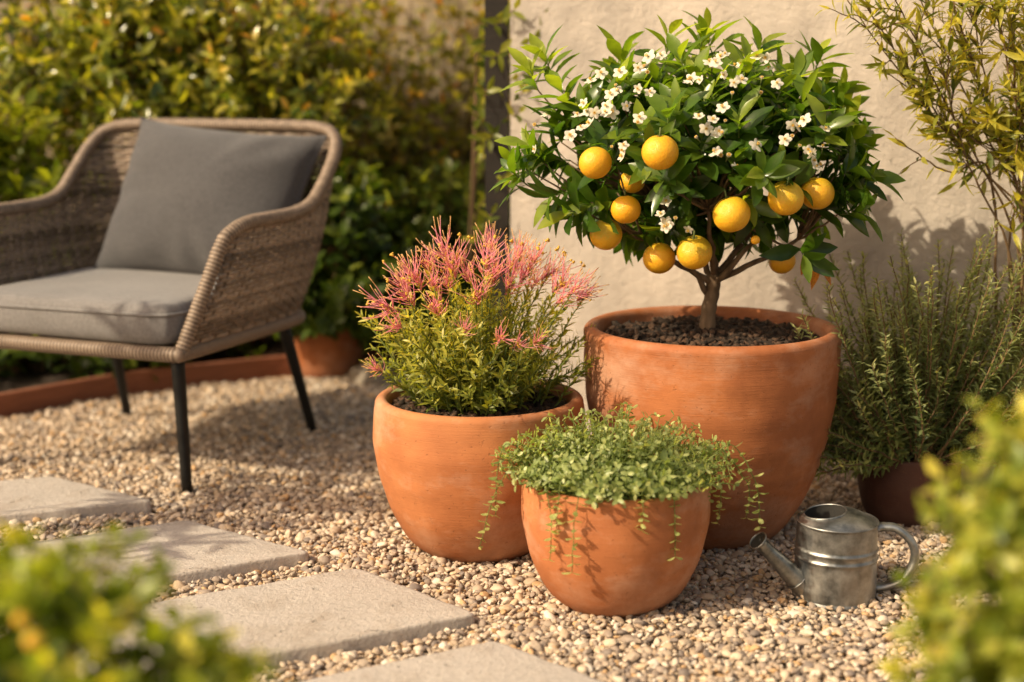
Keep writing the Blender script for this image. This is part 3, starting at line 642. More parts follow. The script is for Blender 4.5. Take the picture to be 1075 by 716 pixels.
# ------------------------------------------------------------------ pink spidery plant
def pink_plant():
    b0 = np.array([MID[0], MID[1], .295]); root = thing('flowering_plant', 'bushy plant with pink spidery flower heads in the mid-sized pot', 'flowering plant', b0)
    st = Geo(); lf = Geo(); lp = [[], [], [], [], []]
    heads = [(480, 274), (467, 268), (449, 280), (436, 294), (429, 315), (416, 342), (410, 324), (458, 327), (486, 347), (525, 356), (543, 362), (563, 360), (493, 289), (517, 262), (520, 289), (511, 295), (537, 280), (552, 289), (562, 297), (575, 289), (587, 300), (602, 306), (613, 312), (396, 388), (470, 300), (500, 312), (535, 300), (455, 300), (546, 270), (474, 284), (508, 278), (588, 316), (424, 300), (560, 275)]
    HP = []
    for i, (x, y) in enumerate(heads):
        e = ((x - 500) / 115) ** 2; Y = MID[1] + (-.16 * math.sqrt(max(0, 1 - e)) * (y - 262) / 90) + rng.normal(0, .035) * (1 if y < 312 else .3)
        HP.append(at(x, y, Y))
    stems = [(h, True) for h in HP]
    for _ in range(150):
        a = rng.uniform(0, 6.28); r = math.sqrt(rng.random()); lean = r * .25
        hgt = rng.uniform(.07, .285) * (1 - .30 * r)
        stems.append((b0 + np.array([lean * math.cos(a), lean * math.sin(a) * .85, hgt]), False))
    for (e, fl) in stems:
        d = e - b0; s = b0 + np.array([d[0] * .5, d[1] * .5, 0]) + rng.normal(0, .012, 3) * (1, 1, 0); s[2] = b0[2]
        p = bez(s, s + np.array([d[0] * .15, d[1] * .15, d[2] * .6]), e, 12, .0015)
        tube(st, p, np.linspace(.0024, .0011, 12), 5, mat=0)
        L_ = np.linalg.norm(np.diff(p, axis=0), axis=1).sum(); nl = int(L_ / .0044)
        B, D, N, tt = along(p, nl, .85, .10, 1., .5)
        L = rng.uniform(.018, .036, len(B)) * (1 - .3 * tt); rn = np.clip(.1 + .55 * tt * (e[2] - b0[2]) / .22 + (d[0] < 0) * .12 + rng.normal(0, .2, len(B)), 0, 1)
        for a_, b_ in zip(lp, (B, D, N, L, rn)): a_.append(b_)
    B, D, N, L, rn = [np.concatenate(a) for a in lp]
    leaves(lf, B, D, N, L, L * rng.uniform(.20, .30, len(L)), rng.uniform(-.15, .3, len(L)), 'simple', .3, rn)
    st.build('stems', M['green_stem'], root); lf.build('foliage', M['pinkleaf'], root)
    vs = []
    for v in range(5):
        h = Geo(); nf = 27
        for j in range(nf):
            a = rng.uniform(0, 6.28); el = math.acos(rng.uniform(.38, 1)) * 1.05; L = rng.uniform(.024, .060)
            d = np.array([math.cos(a) * math.sin(el), math.sin(a) * math.sin(el), math.cos(el)]); side = nrm(np.cross(d, rng.normal(0, 1, 3)))
            s = np.array([0, 0, rng.uniform(-.022, .012)]); t = np.linspace(0, 1, 8)[:, None]
            p = s + d * L * t + side * L * rng.uniform(-.22, .22) * np.sin(t * 3) + np.array([0, 0, 1]) * L * .35 * t ** 2
            tube(h, p, np.r_[np.linspace(.0011, .0007, 7), .0009], 4, rnd=rng.random())
        for j in range(7):
            c = rng.normal(0, .006, 3) + (0, 0, .006); d = nrm(rng.normal(0, 1, 3) + (0, 0, 1)); tube(h, [c, c + d * .004, c + d * .009], [.0011, .0022, .0009], 6, mat=1)
        vs.append(h)
    pr = {}
    for i, hp in enumerate(HP):
        v = i % 5
        if v not in pr: o = vs[v].build('flower_head', [M['pink'], M['pollen']], root, origin=(0, 0, 0)); pr[v] = o
        else: o = pr[v].copy(); col.objects.link(o); o.parent = root
        d = nrm((hp - b0) * (1.3, 1.3, .8) + rng.normal(0, .03, 3)); o.rotation_euler = Vector(d).to_track_quat('Z', 'Y').to_euler(); s_ = rng.uniform(.72, 1.08) * (.70 if heads[i][1] > 340 else 1); o.scale = (s_,) * 3
        o.location = hp - b0
    # yellow buds on thin stalks above
    for (x, y) in [(412, 268), (472, 262), (482, 248), (494, 250), (512, 258), (520, 249), (549, 257), (566, 259), (574, 252), (570, 268), (592, 266), (600, 276), (584, 262), (611, 278), (385, 318), (392, 316), (536, 253), (402, 275), (408, 294)]:
        e = at(x, y, MID[1] - .02 + rng.normal(0, .04)); k = HP[np.argmin([np.linalg.norm(h - e) for h in HP])]
        bg = Geo(); tube(bg, bez(k, (k + e) / 2 + rng.normal(0, .006, 3), e, 6), .0007, 4, mat=0)
        for q in range(3):
            c = e + rng.normal(0, .003, 3); d = nrm(rng.normal(0, 1, 3) + (0, 0, .8)); tube(bg, [c - d * .003, c, c + d * .004], [.0011, .0030, .0010], 6, mat=1)
        bg.build('bud_stalk', [M['pink'], M['pollen']], root)
pink_plant()

# ------------------------------------------------------------------ trailing plant
def trailing_plant():
    b0 = np.array([SMA[0], SMA[1], .217]); root = thing('trailing_plant', 'low green plant with small round leaves trailing over the smallest pot', 'trailing plant', b0)
    st = Geo(); lf = Geo(); lp = [[], [], [], [], []]
    def stem(p, g, n, sc_=1., lpx=None, tt0=.12):
        tube(g, p, np.linspace(.0013, .0007, len(p)), 4, mat=0)
        B, D, N, tt = along(p, n, 1.15, tt0, 1., .3, 2, .12)
        L = rng.uniform(.0115, .0215, len(B)) * (1.05 - .35 * tt) * sc_
        rn = np.clip(.1 + .6 * tt + rng.normal(0, .2, len(B)), 0, 1)
        for a_, b_ in zip(lpx, (B, D, N, L, rn)): a_.append(b_)
    for _ in range(400):
        a = rng.uniform(0, 6.28); r = math.sqrt(rng.random()); rr = r * .232
        hgt = .125 * (1 - .62 * r ** 2.2) * rng.uniform(.5, 1.18)
        e = b0 + np.array([rr * math.cos(a) * 1.0, rr * math.sin(a) * .95, hgt]); s = b0 + np.array([rr * math.cos(a) * .62, rr * math.sin(a) * .62, .002])
        mid = s + (e - s) * .5 + np.array([0, 0, hgt * .45]) + rng.normal(0, .012, 3)
        stem(bez(s, mid, e, 8, .001), st, rng.integers(12, 18), 1., lp)
    B, D, N, L, rn = [np.concatenate(a) for a in lp]
    leaves(lf, B, D, N, L, L * rng.uniform(.42, .58, len(L)), rng.uniform(-.05, .3, len(L)), 'oval', .2, rn)
    st.build('stems', M['green_stem'], root); lf.build('foliage', M['trail'], root)
    # trailing stems, each a part
    tr = [((548, 482), (522, 512), (504, 573)), ((572, 505), (578, 540), (577, 588)), ((610, 500), (604, 545), (600, 600)), ((672, 505), (675, 530), (673, 555)), ((700, 490), (708, 530), (709, 584)), ((744, 486), (757, 510), (753, 549)), ((765, 482), (786, 512), (783, 543)), ((772, 472), (794, 510), (797, 552)), ((530, 470), (522, 500), (520, 540)), ((590, 508), (586, 530), (584, 556)), ((742, 500), (740, 512), (744, 524))]
    for i, pts in enumerate(tr):
        W = []
        for k, (x, y) in enumerate(pts):
            # hang down the pot's outside: depth from the pot's belly at that x
            dx = (x - 645) / 98.; rr = .187 if k else .165
            Y = SMA[1] - rr * math.sqrt(max(0.02, 1 - min(1, dx * dx))) - (.004 if k else 0) - (.02 if abs(dx) > 1 else 0); W.append(at(x, y, Y))
        s = W[0]; root_pt = b0 + (s - b0) * np.array([.7, .7, 0]) + (0, 0, .004)
        p = spline([root_pt, (root_pt + s) / 2 + (0, 0, .03), s + (0, 0, .004), W[1], W[2]], 22) + rng.normal(0, .0009, (22, 3))
        g = Geo(); q = [[], [], [], [], []]; stem(p, g, 26, 1.25, q, .3); B, D, N, L, rn = [np.concatenate(a) for a in q]
        leaves(g, B, D, N, L, L * rng.uniform(.5, .68, len(L)), .15, 'oval', .2, np.clip(rn + .1, 0, 1), mat=1)
        g.build('trailing_stem', [M['green_stem'], M['trail']], root)
trailing_plant()

# ------------------------------------------------------------------ rosemary
def rosemary():
    b0 = np.array([ROS[0], ROS[1], .14]); root = thing('rosemary_bush', 'feathery grey green rosemary growing in the dark clay pot by the wall', 'rosemary', b0)
    st = Geo(); lf = Geo(); lp = [[], [], [], [], []]
    ends = [(875, 462), (880, 440), (885, 395), (893, 365), (905, 335), (917, 310), (925, 340), (940, 298), (952, 270), (968, 300), (985, 255), (1000, 262), (1030, 250), (1015, 290), (1045, 235), (1060, 275), (1080, 250), (1100, 260), (1120, 300), (1140, 330), (1150, 380), (1130, 420), (1100, 400), (870, 480), (890, 425), (905, 385), (930, 370), (955, 330), (1085, 320), (1050, 330), (900, 470), (905, 490)]
    E_ = [at(x, y, ROS[1] + rng.uniform(-.14, .08)) for (x, y) in ends]
    for _ in range(220):
        a = rng.uniform(-1.5, 1.4); h = rng.uniform(.22, .50) * (1 - .02 * abs(a)); E_.append(b0 + np.array([math.sin(a) * h * .9, rng.uniform(-.22, .09), math.cos(a) * h]))
    for e in E_:
        d = e - b0; s = b0 + np.array([d[0] * .14, d[1] * .3, 0]) + rng.normal(0, .02, 3) * (1, 1, 0); s[1] = min(s[1], ROS[1] + .08); s[0] = np.clip(s[0], ROS[0] - .08, ROS[0] + .08)
        e = e.copy(); e[1] = min(e[1], wall_y(e[0]) - .03)
        p = bez(s, s + d * np.array([.50, .5, .46]) + rng.normal(0, .02, 3), e, 14, .002); tube(st, p, np.linspace(.0028, .0010, 14), 5)
        Ln = np.linalg.norm(np.diff(p, axis=0), axis=1).sum(); nl = int(Ln / .0035)
        B, D, N, tt = along(p, nl, .9, .10, 1., .4); L = rng.uniform(.018, .033, len(B)) * (1 - .35 * tt ** 3)
        rn = np.clip(.15 + .5 * tt * tt + rng.normal(0, .18, len(B)), 0, 1)
        for a_, b_ in zip(lp, (B, D, N, L, rn)): a_.append(b_)
    B, D, N, L, rn = [np.concatenate(a) for a in lp]
    leaves(lf, B, D, N, L, L * .17 + .0014, rng.uniform(-.1, .3, len(L)), 'simple', .4, rn)
    st.build('stems', M['twig'], root); lf.build('foliage', M['rosemary'], root)
rosemary()

# ------------------------------------------------------------------ wall shrub at upper right
def wall_shrub():
    b0 = np.array([1.16, 3.10, 0]); root = thing('wall_shrub', 'wiry shrub with yellowing narrow leaves spreading up the pale wall', 'shrub', b0)
    st = Geo(); lf = Geo(); lp = [[], [], [], [], []]
    ends = [(884, -8), (905, 0), (930, -20), (960, -10), (990, -30), (1015, -10), (1040, -30), (1060, 10), (1085, -20), (1100, 30), (940, 145), (985, 60), (1065, 90), (1120, 60), (1130, 0), (1000, 20)]
    thick = []
    for i, (x, y) in enumerate(ends):
        Y0 = 3.02 + rng.uniform(-.10, .03); e = at(x, y, Y0); e[1] = min(e[1], wall_y(e[0]) - .035); s = b0 + rng.normal(0, .03, 3) * (1, .5, 0); s[1] = min(s[1], wall_y(s[0]) - .04)
        kx = at(1072 + rng.normal(0, 14), 245 + rng.normal(0, 22), 3.06); kx[1] = min(kx[1], wall_y(kx[0]) - .04)
        if (x, y) == (940, 145): kx = at(1040, 185, 3.05)
        ctl = [s, (s + kx) / 2 + rng.normal(0, .015, 3) * (1, .3, 1), kx, (kx + e) / 2 + np.array([.01, 0, -.01]) + rng.normal(0, .02, 3) * (1, .3, 1), e]
        p = spline(ctl, 40) + rng.normal(0, .0014, (40, 3)); p[:, 1] = np.minimum(p[:, 1], wall_y(p[:, 0]) - .012); tube(st, p, np.linspace(.0042, .0012, 40), 6); thick.append(p)
    def lv(p, n, t0, sparse=1.):
        B, D, N, tt = along(p, n, .8, t0, 1., .6); L = rng.uniform(.028, .055, len(B)); rn = np.clip(.25 + .6 * tt + rng.normal(0, .22, len(B)), 0, 1)
        B[:, 1] = np.minimum(B[:, 1], wall_y(B[:, 0]) - .012)
        for a_, b_ in zip(lp, (B, D, N, L, rn)): a_.append(b_)
    for i, p in enumerate(thick):
        few = ends[i] == (940, 145); lv(p, 10 if few else 20, .66)
        for q in range(2 if few else 12):                        # side twigs
            k = int(rng.uniform(.5 if few else .68, .98) * 39); s = p[k]; d = nrm(p[min(39, k + 1)] - p[k - 1]); e = s + (d * .6 + rng.normal(0, .55, 3) * (1, .35, 1) + (0, -.1, .15)) * rng.uniform(.05, .13); e[1] = min(e[1], wall_y(e[0]) - .02)
            t = bez(s, (s + e) / 2 + (0, 0, .008), e, 7, .001); tube(st, t, np.linspace(.0016, .0008, 7), 4); lv(t, 4 if few else rng.integers(7, 13), .25)
    # leafy clumps lower down
    for _ in range(10):
        p = thick[rng.integers(0, len(thick))]; k = rng.integers(20, 28); s = p[k]; e = s + np.array([rng.normal(0, .05), -.04, rng.normal(.0, .05)]); t = bez(s, (s + e) / 2, e, 6); tube(st, t, .001, 4); lv(t, 5, .3)
    B, D, N, L, rn = [np.concatenate(a) for a in lp]
    leaves(lf, B, D, N, L, L * rng.uniform(.16, .26, len(L)), rng.uniform(-.1, .4, len(L)), 'lance', .35, rn)
    st.build('stems', M['twig'], root); lf.build('foliage', M['vine'], root)
wall_shrub()

# ------------------------------------------------------------------ leafy shrubs: hedge, undergrowth, foreground
def berries(spots, root):
    g = Geo(); th = np.linspace(0, math.pi, 9); lathe(g, np.c_[np.sin(th) + 1e-3, -np.cos(th) * .92], (0, 0, 0), 14); o = None
    for (x, y, Y, r) in spots:
        if o is None: o = g.build('berry', M['orange'], root, origin=(0, 0, 0)); b = o
        else: b = o.copy(); col.objects.link(b); b.parent = root
        b.location = at(x, y, Y) - np.array(root['_o']); b.scale = (r, r, r)
def shrub(label, name, base, blobs, ntips, leaf, m, nl=(7, 12), prof='lance', wr=(.28, .42), shoot=(.06, .12), shell=.4, bias=0., ymax=5.2, cat='shrub', group=None, nst=26, floor=.05, upw=.5, fruit=None, gap=-.40, sun_x=True):
    base = np.array([*base, 0.]); root = thing(name, label, cat, base, 0, group); st = Geo(); lf = Geo(); lp = [[], [], [], [], [], []]
    vol = np.array([np.prod(b[1]) ** .67 for b in blobs]); vol = vol / vol.sum(); k = 0
    for bi in rng.choice(len(blobs), ntips, p=vol):
        c, s = np.array(blobs[bi][0]), np.array(blobs[bi][1])
        for _ in range(30):
            u = nrm(rng.normal(0, 1, 3)); p = c + s * u * rng.random() ** shell
            if p[2] < floor or p[1] > ymax: continue
            if math.sin(p[0] * 17 + 2) * math.sin(p[2] * 19 + 1) * math.sin(p[1] * 15 + .5 + p[0] * 7) < gap: continue
            break
        else: continue
        q = np.linalg.norm((p - c) / s); d = nrm(u * .7 + (0, 0, upw) + rng.normal(0, .3, 3)); ln = rng.uniform(*shoot); e = p + d * ln
        stp = bez(p, p + d * ln * .5 + rng.normal(0, .008, 3), e, 5); tube(st, stp, np.linspace(.0022, .001, 5), 4, cap=False)
        if k < nst:
            b0 = base + rng.normal(0, .05, 3) * (1, .6, 0); tube(st, bez(b0, (b0 + p) / 2 + rng.normal(0, .03, 3), p, 9, .004), np.linspace(.007, .0024, 9), 5); k += 1
        n_ = rng.integers(*nl); B, D, N, tt = along(stp, n_, .95, .0, 1., .35); D = nrm(D + d * (tt ** 2)[:, None] * .5 + (0, 0, -.12))
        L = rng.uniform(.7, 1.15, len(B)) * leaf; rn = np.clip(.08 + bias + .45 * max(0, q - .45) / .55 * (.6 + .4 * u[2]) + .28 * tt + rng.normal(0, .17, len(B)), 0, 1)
        for a_, b_ in zip(lp, (B, D, N, L, L * rng.uniform(*wr, len(B)), rn)): a_.append(b_)
    B, D, N, L, W, rn = [np.concatenate(a) for a in lp]
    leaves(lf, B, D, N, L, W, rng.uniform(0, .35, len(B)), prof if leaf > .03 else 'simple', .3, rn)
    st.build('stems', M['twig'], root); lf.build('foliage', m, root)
    if fruit: berries(fruit, root)
    return root

H_ = 'shrubs of the hedge behind the armchair'
def blob(px, py, Y, rx, ry, rz): return (tuple(at(px, py, Y)), (rx, ry, rz))
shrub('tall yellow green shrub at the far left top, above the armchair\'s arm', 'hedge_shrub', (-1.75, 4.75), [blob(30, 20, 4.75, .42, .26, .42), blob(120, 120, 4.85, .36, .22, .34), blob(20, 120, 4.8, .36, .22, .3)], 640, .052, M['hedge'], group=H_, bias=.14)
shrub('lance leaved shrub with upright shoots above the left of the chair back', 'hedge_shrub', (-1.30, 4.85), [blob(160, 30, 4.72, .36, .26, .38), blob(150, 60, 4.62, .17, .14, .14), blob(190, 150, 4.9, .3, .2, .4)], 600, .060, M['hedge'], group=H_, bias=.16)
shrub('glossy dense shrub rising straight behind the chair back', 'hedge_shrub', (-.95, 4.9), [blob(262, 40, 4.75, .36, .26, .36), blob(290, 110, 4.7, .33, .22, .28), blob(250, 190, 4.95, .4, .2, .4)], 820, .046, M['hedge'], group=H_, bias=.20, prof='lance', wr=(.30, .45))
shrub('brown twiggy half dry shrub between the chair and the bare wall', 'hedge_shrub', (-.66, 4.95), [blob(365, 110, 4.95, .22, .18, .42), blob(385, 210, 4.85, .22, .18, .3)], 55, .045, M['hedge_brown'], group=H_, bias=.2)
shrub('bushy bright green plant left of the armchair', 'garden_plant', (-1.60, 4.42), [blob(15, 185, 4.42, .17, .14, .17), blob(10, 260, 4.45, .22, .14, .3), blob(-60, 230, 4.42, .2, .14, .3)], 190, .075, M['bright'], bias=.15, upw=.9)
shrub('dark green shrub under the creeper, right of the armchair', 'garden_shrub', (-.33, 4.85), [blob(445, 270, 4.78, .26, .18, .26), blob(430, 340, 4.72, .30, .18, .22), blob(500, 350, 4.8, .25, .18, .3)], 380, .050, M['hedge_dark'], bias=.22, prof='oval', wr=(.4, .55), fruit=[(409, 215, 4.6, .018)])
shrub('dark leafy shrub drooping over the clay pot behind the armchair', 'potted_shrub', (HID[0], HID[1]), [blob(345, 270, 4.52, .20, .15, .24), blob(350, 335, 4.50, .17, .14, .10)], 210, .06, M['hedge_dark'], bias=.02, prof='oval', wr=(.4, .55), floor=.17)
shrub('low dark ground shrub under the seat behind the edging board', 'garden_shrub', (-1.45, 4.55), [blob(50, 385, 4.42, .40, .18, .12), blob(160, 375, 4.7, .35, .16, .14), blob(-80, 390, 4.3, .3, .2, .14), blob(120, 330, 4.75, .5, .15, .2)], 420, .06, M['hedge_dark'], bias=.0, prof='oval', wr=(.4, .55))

def creeper():
    b0 = np.array([-.20, 5.16, 0]); root = thing('creeper', 'thin stemmed creeper with scattered yellow leaves climbing the shaded wall', 'climber', b0)
    st = Geo(); lf = Geo(); lp = [[], [], [], [], []]
    for i in range(62):
        x0 = rng.uniform(-.75, .12); e = np.array([x0 + rng.normal(-.05, .16), 5.10 - abs(rng.normal(0, .10)), rng.uniform(.75, 1.48)]); s = np.array([x0 * .8 - .05, 5.15, .03])
        p = bez(s, (s + e) / 2 + rng.normal(0, .09, 3) * (1, .2, 1), e, 26, .006); p[:, 1] = np.minimum(p[:, 1], 5.22); tube(st, p, np.linspace(.006, .0015, 26), 5)
        for q in range(11):
            k = rng.integers(8, 26); a = p[k]; b = a + rng.normal(0, 1, 3) * (.10, .05, .09) + (0, -.05, .0); b[1] = min(b[1], 5.2); t = bez(a, (a + b) / 2 + (0, 0, .02), b, 6); tube(st, t, .0014, 4)
            B, D, N, tt = along(t, rng.integers(4, 9), .9, .2, 1., .5); 
            for a_, b_ in zip(lp, (B, D, N, rng.uniform(.035, .065, len(B)), np.clip(.2 + .5 * b[2] / 1.4 + rng.normal(0, .25, len(B)), 0, 1))): a_.append(b_)
    # a few shoots reaching past the post
    for (x, y) in [(560, 40), (572, 12), (552, 75), (545, 118), (540, 10), (525, 55), (518, 140), (532, 185), (516, 225), (550, 95), (566, 62), (528, 20), (512, 95)]:
        e = at(x, y, 3.70); s = at(500, y + 40, 3.95); p = bez(s, (s + e) / 2 + (0, 0, .03), e, 12, .002); tube(st, p, .0016, 4)
        B, D, N, tt = along(p, 14, .9, .15, 1., .4)
        for a_, b_ in zip(lp, (B, D, N, rng.uniform(.03, .05, len(B)), np.clip(.35 + rng.normal(0, .2, len(B)), 0, 1))): a_.append(b_)
        k = np.array([s, s * .5 + np.array([-.14, 4.6, .5]) * .5 + (0, 0, -.1), np.array([-.16, 4.95, .2])]); tube(st, bez(*k, 14), .003, 5)
    B, D, N, L, rn = [np.concatenate(a) for a in lp]
    leaves(lf, B, D, N, L, L * rng.uniform(.32, .5, len(L)), rng.uniform(0, .35, len(L)), 'lance', .3, rn); st.build('stems', M['twig'], root); lf.build('foliage', M['creeper'], root)
    berries([(432, 97, 4.95, .015), (442, 99, 4.93, .014), (420, 113, 4.95, .015), (420, 168, 4.95, .016), (456, 160, 4.95, .012), (478, 162, 4.95, .010)], root)
creeper()

shrub('blurred yellow green bush in the lower left foreground', 'foreground_bush', (-.42, 1.32), [((-.465, 1.30, .375), (.15, .15, .12)), ((-.335, 1.27, .315), (.115, .12, .09)), ((-.52, 1.34, .28), (.20, .16, .22)), ((-.325, 1.28, .21), (.17, .14, .20)), ((-.56, 1.25, .2), (.2, .2, .2))], 1350, .026, M['fore_green'], nl=(7, 11), prof='oval', wr=(.5, .65), shoot=(.02, .045), shell=.35, bias=.13, cat='bush', fruit=[(35, 672, 1.14, .008), (22, 650, 1.16, .006)])
shrub('blurred yellow green bush in the lower right foreground', 'foreground_bush', (.56, 1.42), [((.572, 1.42, .50), (.10, .12, .11)), ((.545, 1.38, .40), (.115, .12, .10)), ((.612, 1.44, .36), (.16, .15, .22)), ((.555, 1.38, .25), (.15, .14, .18)), ((.66, 1.4, .2), (.2, .2, .2))], 1350, .026, M['fore'], nl=(7, 11), prof='oval', wr=(.5, .65), shoot=(.02, .05), shell=.35, bias=.17, cat='bush')

shrub('unseen open tree added beyond the left edge to dapple the slabs with shade', 'added_shade_tree', (-2.02, 2.30), [((-1.95, 2.30, 1.10), (.20, .24, .20)), ((-2.10, 2.40, 1.35), (.26, .26, .22)), ((-1.85, 2.42, 1.32), (.18, .22, .18))], 80, .075, M['bright'], nl=(6, 10), prof='lance', shell=.5, cat='tree', nst=30, shoot=(.05, .10))  # out-of-frame tree, added only to break up the sunlight on slabs and gravel

# rock beside the far pot
g = Geo(); c = np.array([-.452, 4.44, .02]); nn, k = 16, 24; V = []
for i in range(nn):
    t = math.pi * i / (nn - 1)
    for j in range(k):
        a = 2 * math.pi * j / k; d = np.array([math.sin(t) * math.cos(a), math.sin(t) * math.sin(a), math.cos(t)]); f = 1 + .10 * math.sin(3 * d[0] + 2 * d[1] + 1) + .08 * math.sin(5 * d[2] + 4 * d[1])
        V.append(c + d * f * np.array([.072, .06, .052]))
g.add(V, [(i * k + j, (i + 1) * k + j, (i + 1) * k + (j + 1) % k, i * k + (j + 1) % k) for i in range(nn - 1) for j in range(k)])
tag(g.build('rock', M['rock'], origin=c), 'rounded grey stone at the bed edge behind the middle pot', 'rock')

# ------------------------------------------------------------------ watering can
def watering_can():
    c = np.array([.607, 2.548]); root = thing('watering_can', 'weathered galvanised metal watering can standing on the gravel', 'watering can', (*c, 0), R(-4), local=True)
    r, H = .0765, .148
    g = Geo(); pr = [(.001, -.004), (r * .99, -.004), (r * 1.03, -.002), (r * 1.035, .003), (r * 1.0, .006)]
    for z in np.linspace(.008, H - .004, 60):
        rr = r * (1.0 - .035 * (z / H) ** 1.2)
        for zb in (.082, .098): rr += .0030 * math.exp(-((z - zb) / .0026) ** 2)
        pr.append((rr, z))
    rt = r * .965
    for a in np.linspace(-80, 90, 9): pr.append((rt + .0022 * math.cos(R(a)) + .0005, H + .0022 * math.sin(R(a))))
    pr.append((rt - .004, H - .001)); lathe(g, pr, (0, 0, 0), 72)
    # sloping hood: from the rim up to an oval filling hole set to the spout side
    k = 72; an = np.linspace(0, 2 * math.pi, k, endpoint=False); oc = np.array([-.022, .006]); orx, ory = .038, .043; Vh = []; rows = 10
    for i in range(rows + 1):
        t = i / rows
        for a in an:
            p0 = np.array([(rt - .003) * math.cos(a), (rt - .003) * math.sin(a), H]); p1 = np.array([oc[0] + orx * math.cos(a), oc[1] + ory * math.sin(a), H + .013 + .006 * math.cos(a)])
            q = p0 * (1 - t) + p1 * t; q[2] += .005 * math.sin(math.pi * t) * (.5 + .5 * math.cos(a)); Vh.append(q)
    g.add(Vh, [(i * k + j, i * k + (j + 1) % k, (i + 1) * k + (j + 1) % k, (i + 1) * k + j) for i in range(rows) for j in range(k)])
    # inside wall below the hole (dark)
    Vi = []
    for z in (H + .0125, H - .03, .01):
        for a in an: Vi.append((oc[0] + orx * 1.0 * math.cos(a), oc[1] + ory * math.sin(a), z + (.006 * math.cos(a) if z > H else 0)))
    Vi.append((oc[0], 0, .01)); g.add(Vi, [(i * k + (j + 1) % k, i * k + j, (i + 1) * k + j, (i + 1) * k + (j + 1) % k) for i in range(2) for j in range(k)], [(2 * k + j, 2 * k + (j + 1) % k, 3 * k) for j in range(k)], mat=1)
    g.build('body', [M['zinc'], M['can_inside']], root)
    g = Geo(); tube(g, [(oc[0] + (orx + .001) * math.cos(a), oc[1] + (ory + .001) * math.sin(a), H + .0135 + .006 * math.cos(a)) for a in an], .0018, 8, closed=True, cap=False); g.build('rim', M['zinc'], root)
    # spout
    g = Geo(); d = nrm(np.array([-.082, -.036, .098])); s = np.array([-.062, -.020, .026]); e = np.array([-.152, -.058, .124]); n_ = 26; t = np.linspace(0, 1, n_)
    P = s + (e - s) * t[:, None]; rad = np.interp(t, [0, .15, .8, .93, 1], [.0235, .0205, .0125, .0128, .0185]); tube(g, P, rad, 24, cap=False, tip=0.)
    d = nrm(e - s); u = nrm(np.cross(d, (0, 0, 1))); v = np.cross(u, d)
    cap = [e - d * .006] + [e - d * .0015 + (u * math.cos(a) + v * math.sin(a)) * .0172 for a in np.linspace(0, 2 * math.pi, 24, endpoint=False)]
    g.add(cap, tris=[(0, 1 + j, 1 + (j + 1) % 24) for j in range(24)], mat=1)
    tube(g, [e + (u * math.cos(a) + v * math.sin(a)) * .0183 for a in np.linspace(0, 2 * math.pi, 32, endpoint=False)], .0015, 6, closed=True, cap=False)
    tube(g, [s + d * .021 + (u * math.cos(a) + v * math.sin(a)) * .0222 for a in np.linspace(0, 2 * math.pi, 32, endpoint=False)], .0016, 6, closed=True, cap=False)
    g.build('spout', [M['zinc'], M['can_inside']], root)
    g = Geo(); P = spline([(.070, 0, .134), (.086, 0, .137), (.112, -.004, .134), (.138, -.008, .108), (.143, -.008, .074), (.124, -.006, .038), (.095, -.002, .022), (.072, 0, .018)], 48)
    tube(g, P, .0082, 12, ref=(0, 1, 0), flat=(1., 1.5)); 
    for z in (.134, .020):
        for yy in (-.011, .011):
            q = np.array([.0735, yy, z]); tube(g, [q - (.003, 0, 0), q + (.0025, 0, 0), q + (.0035, 0, 0)], [.0035, .0035, .001], 8, ref=(0, 0, 1))
    g.build('handle', M['zinc'], root)
watering_can()

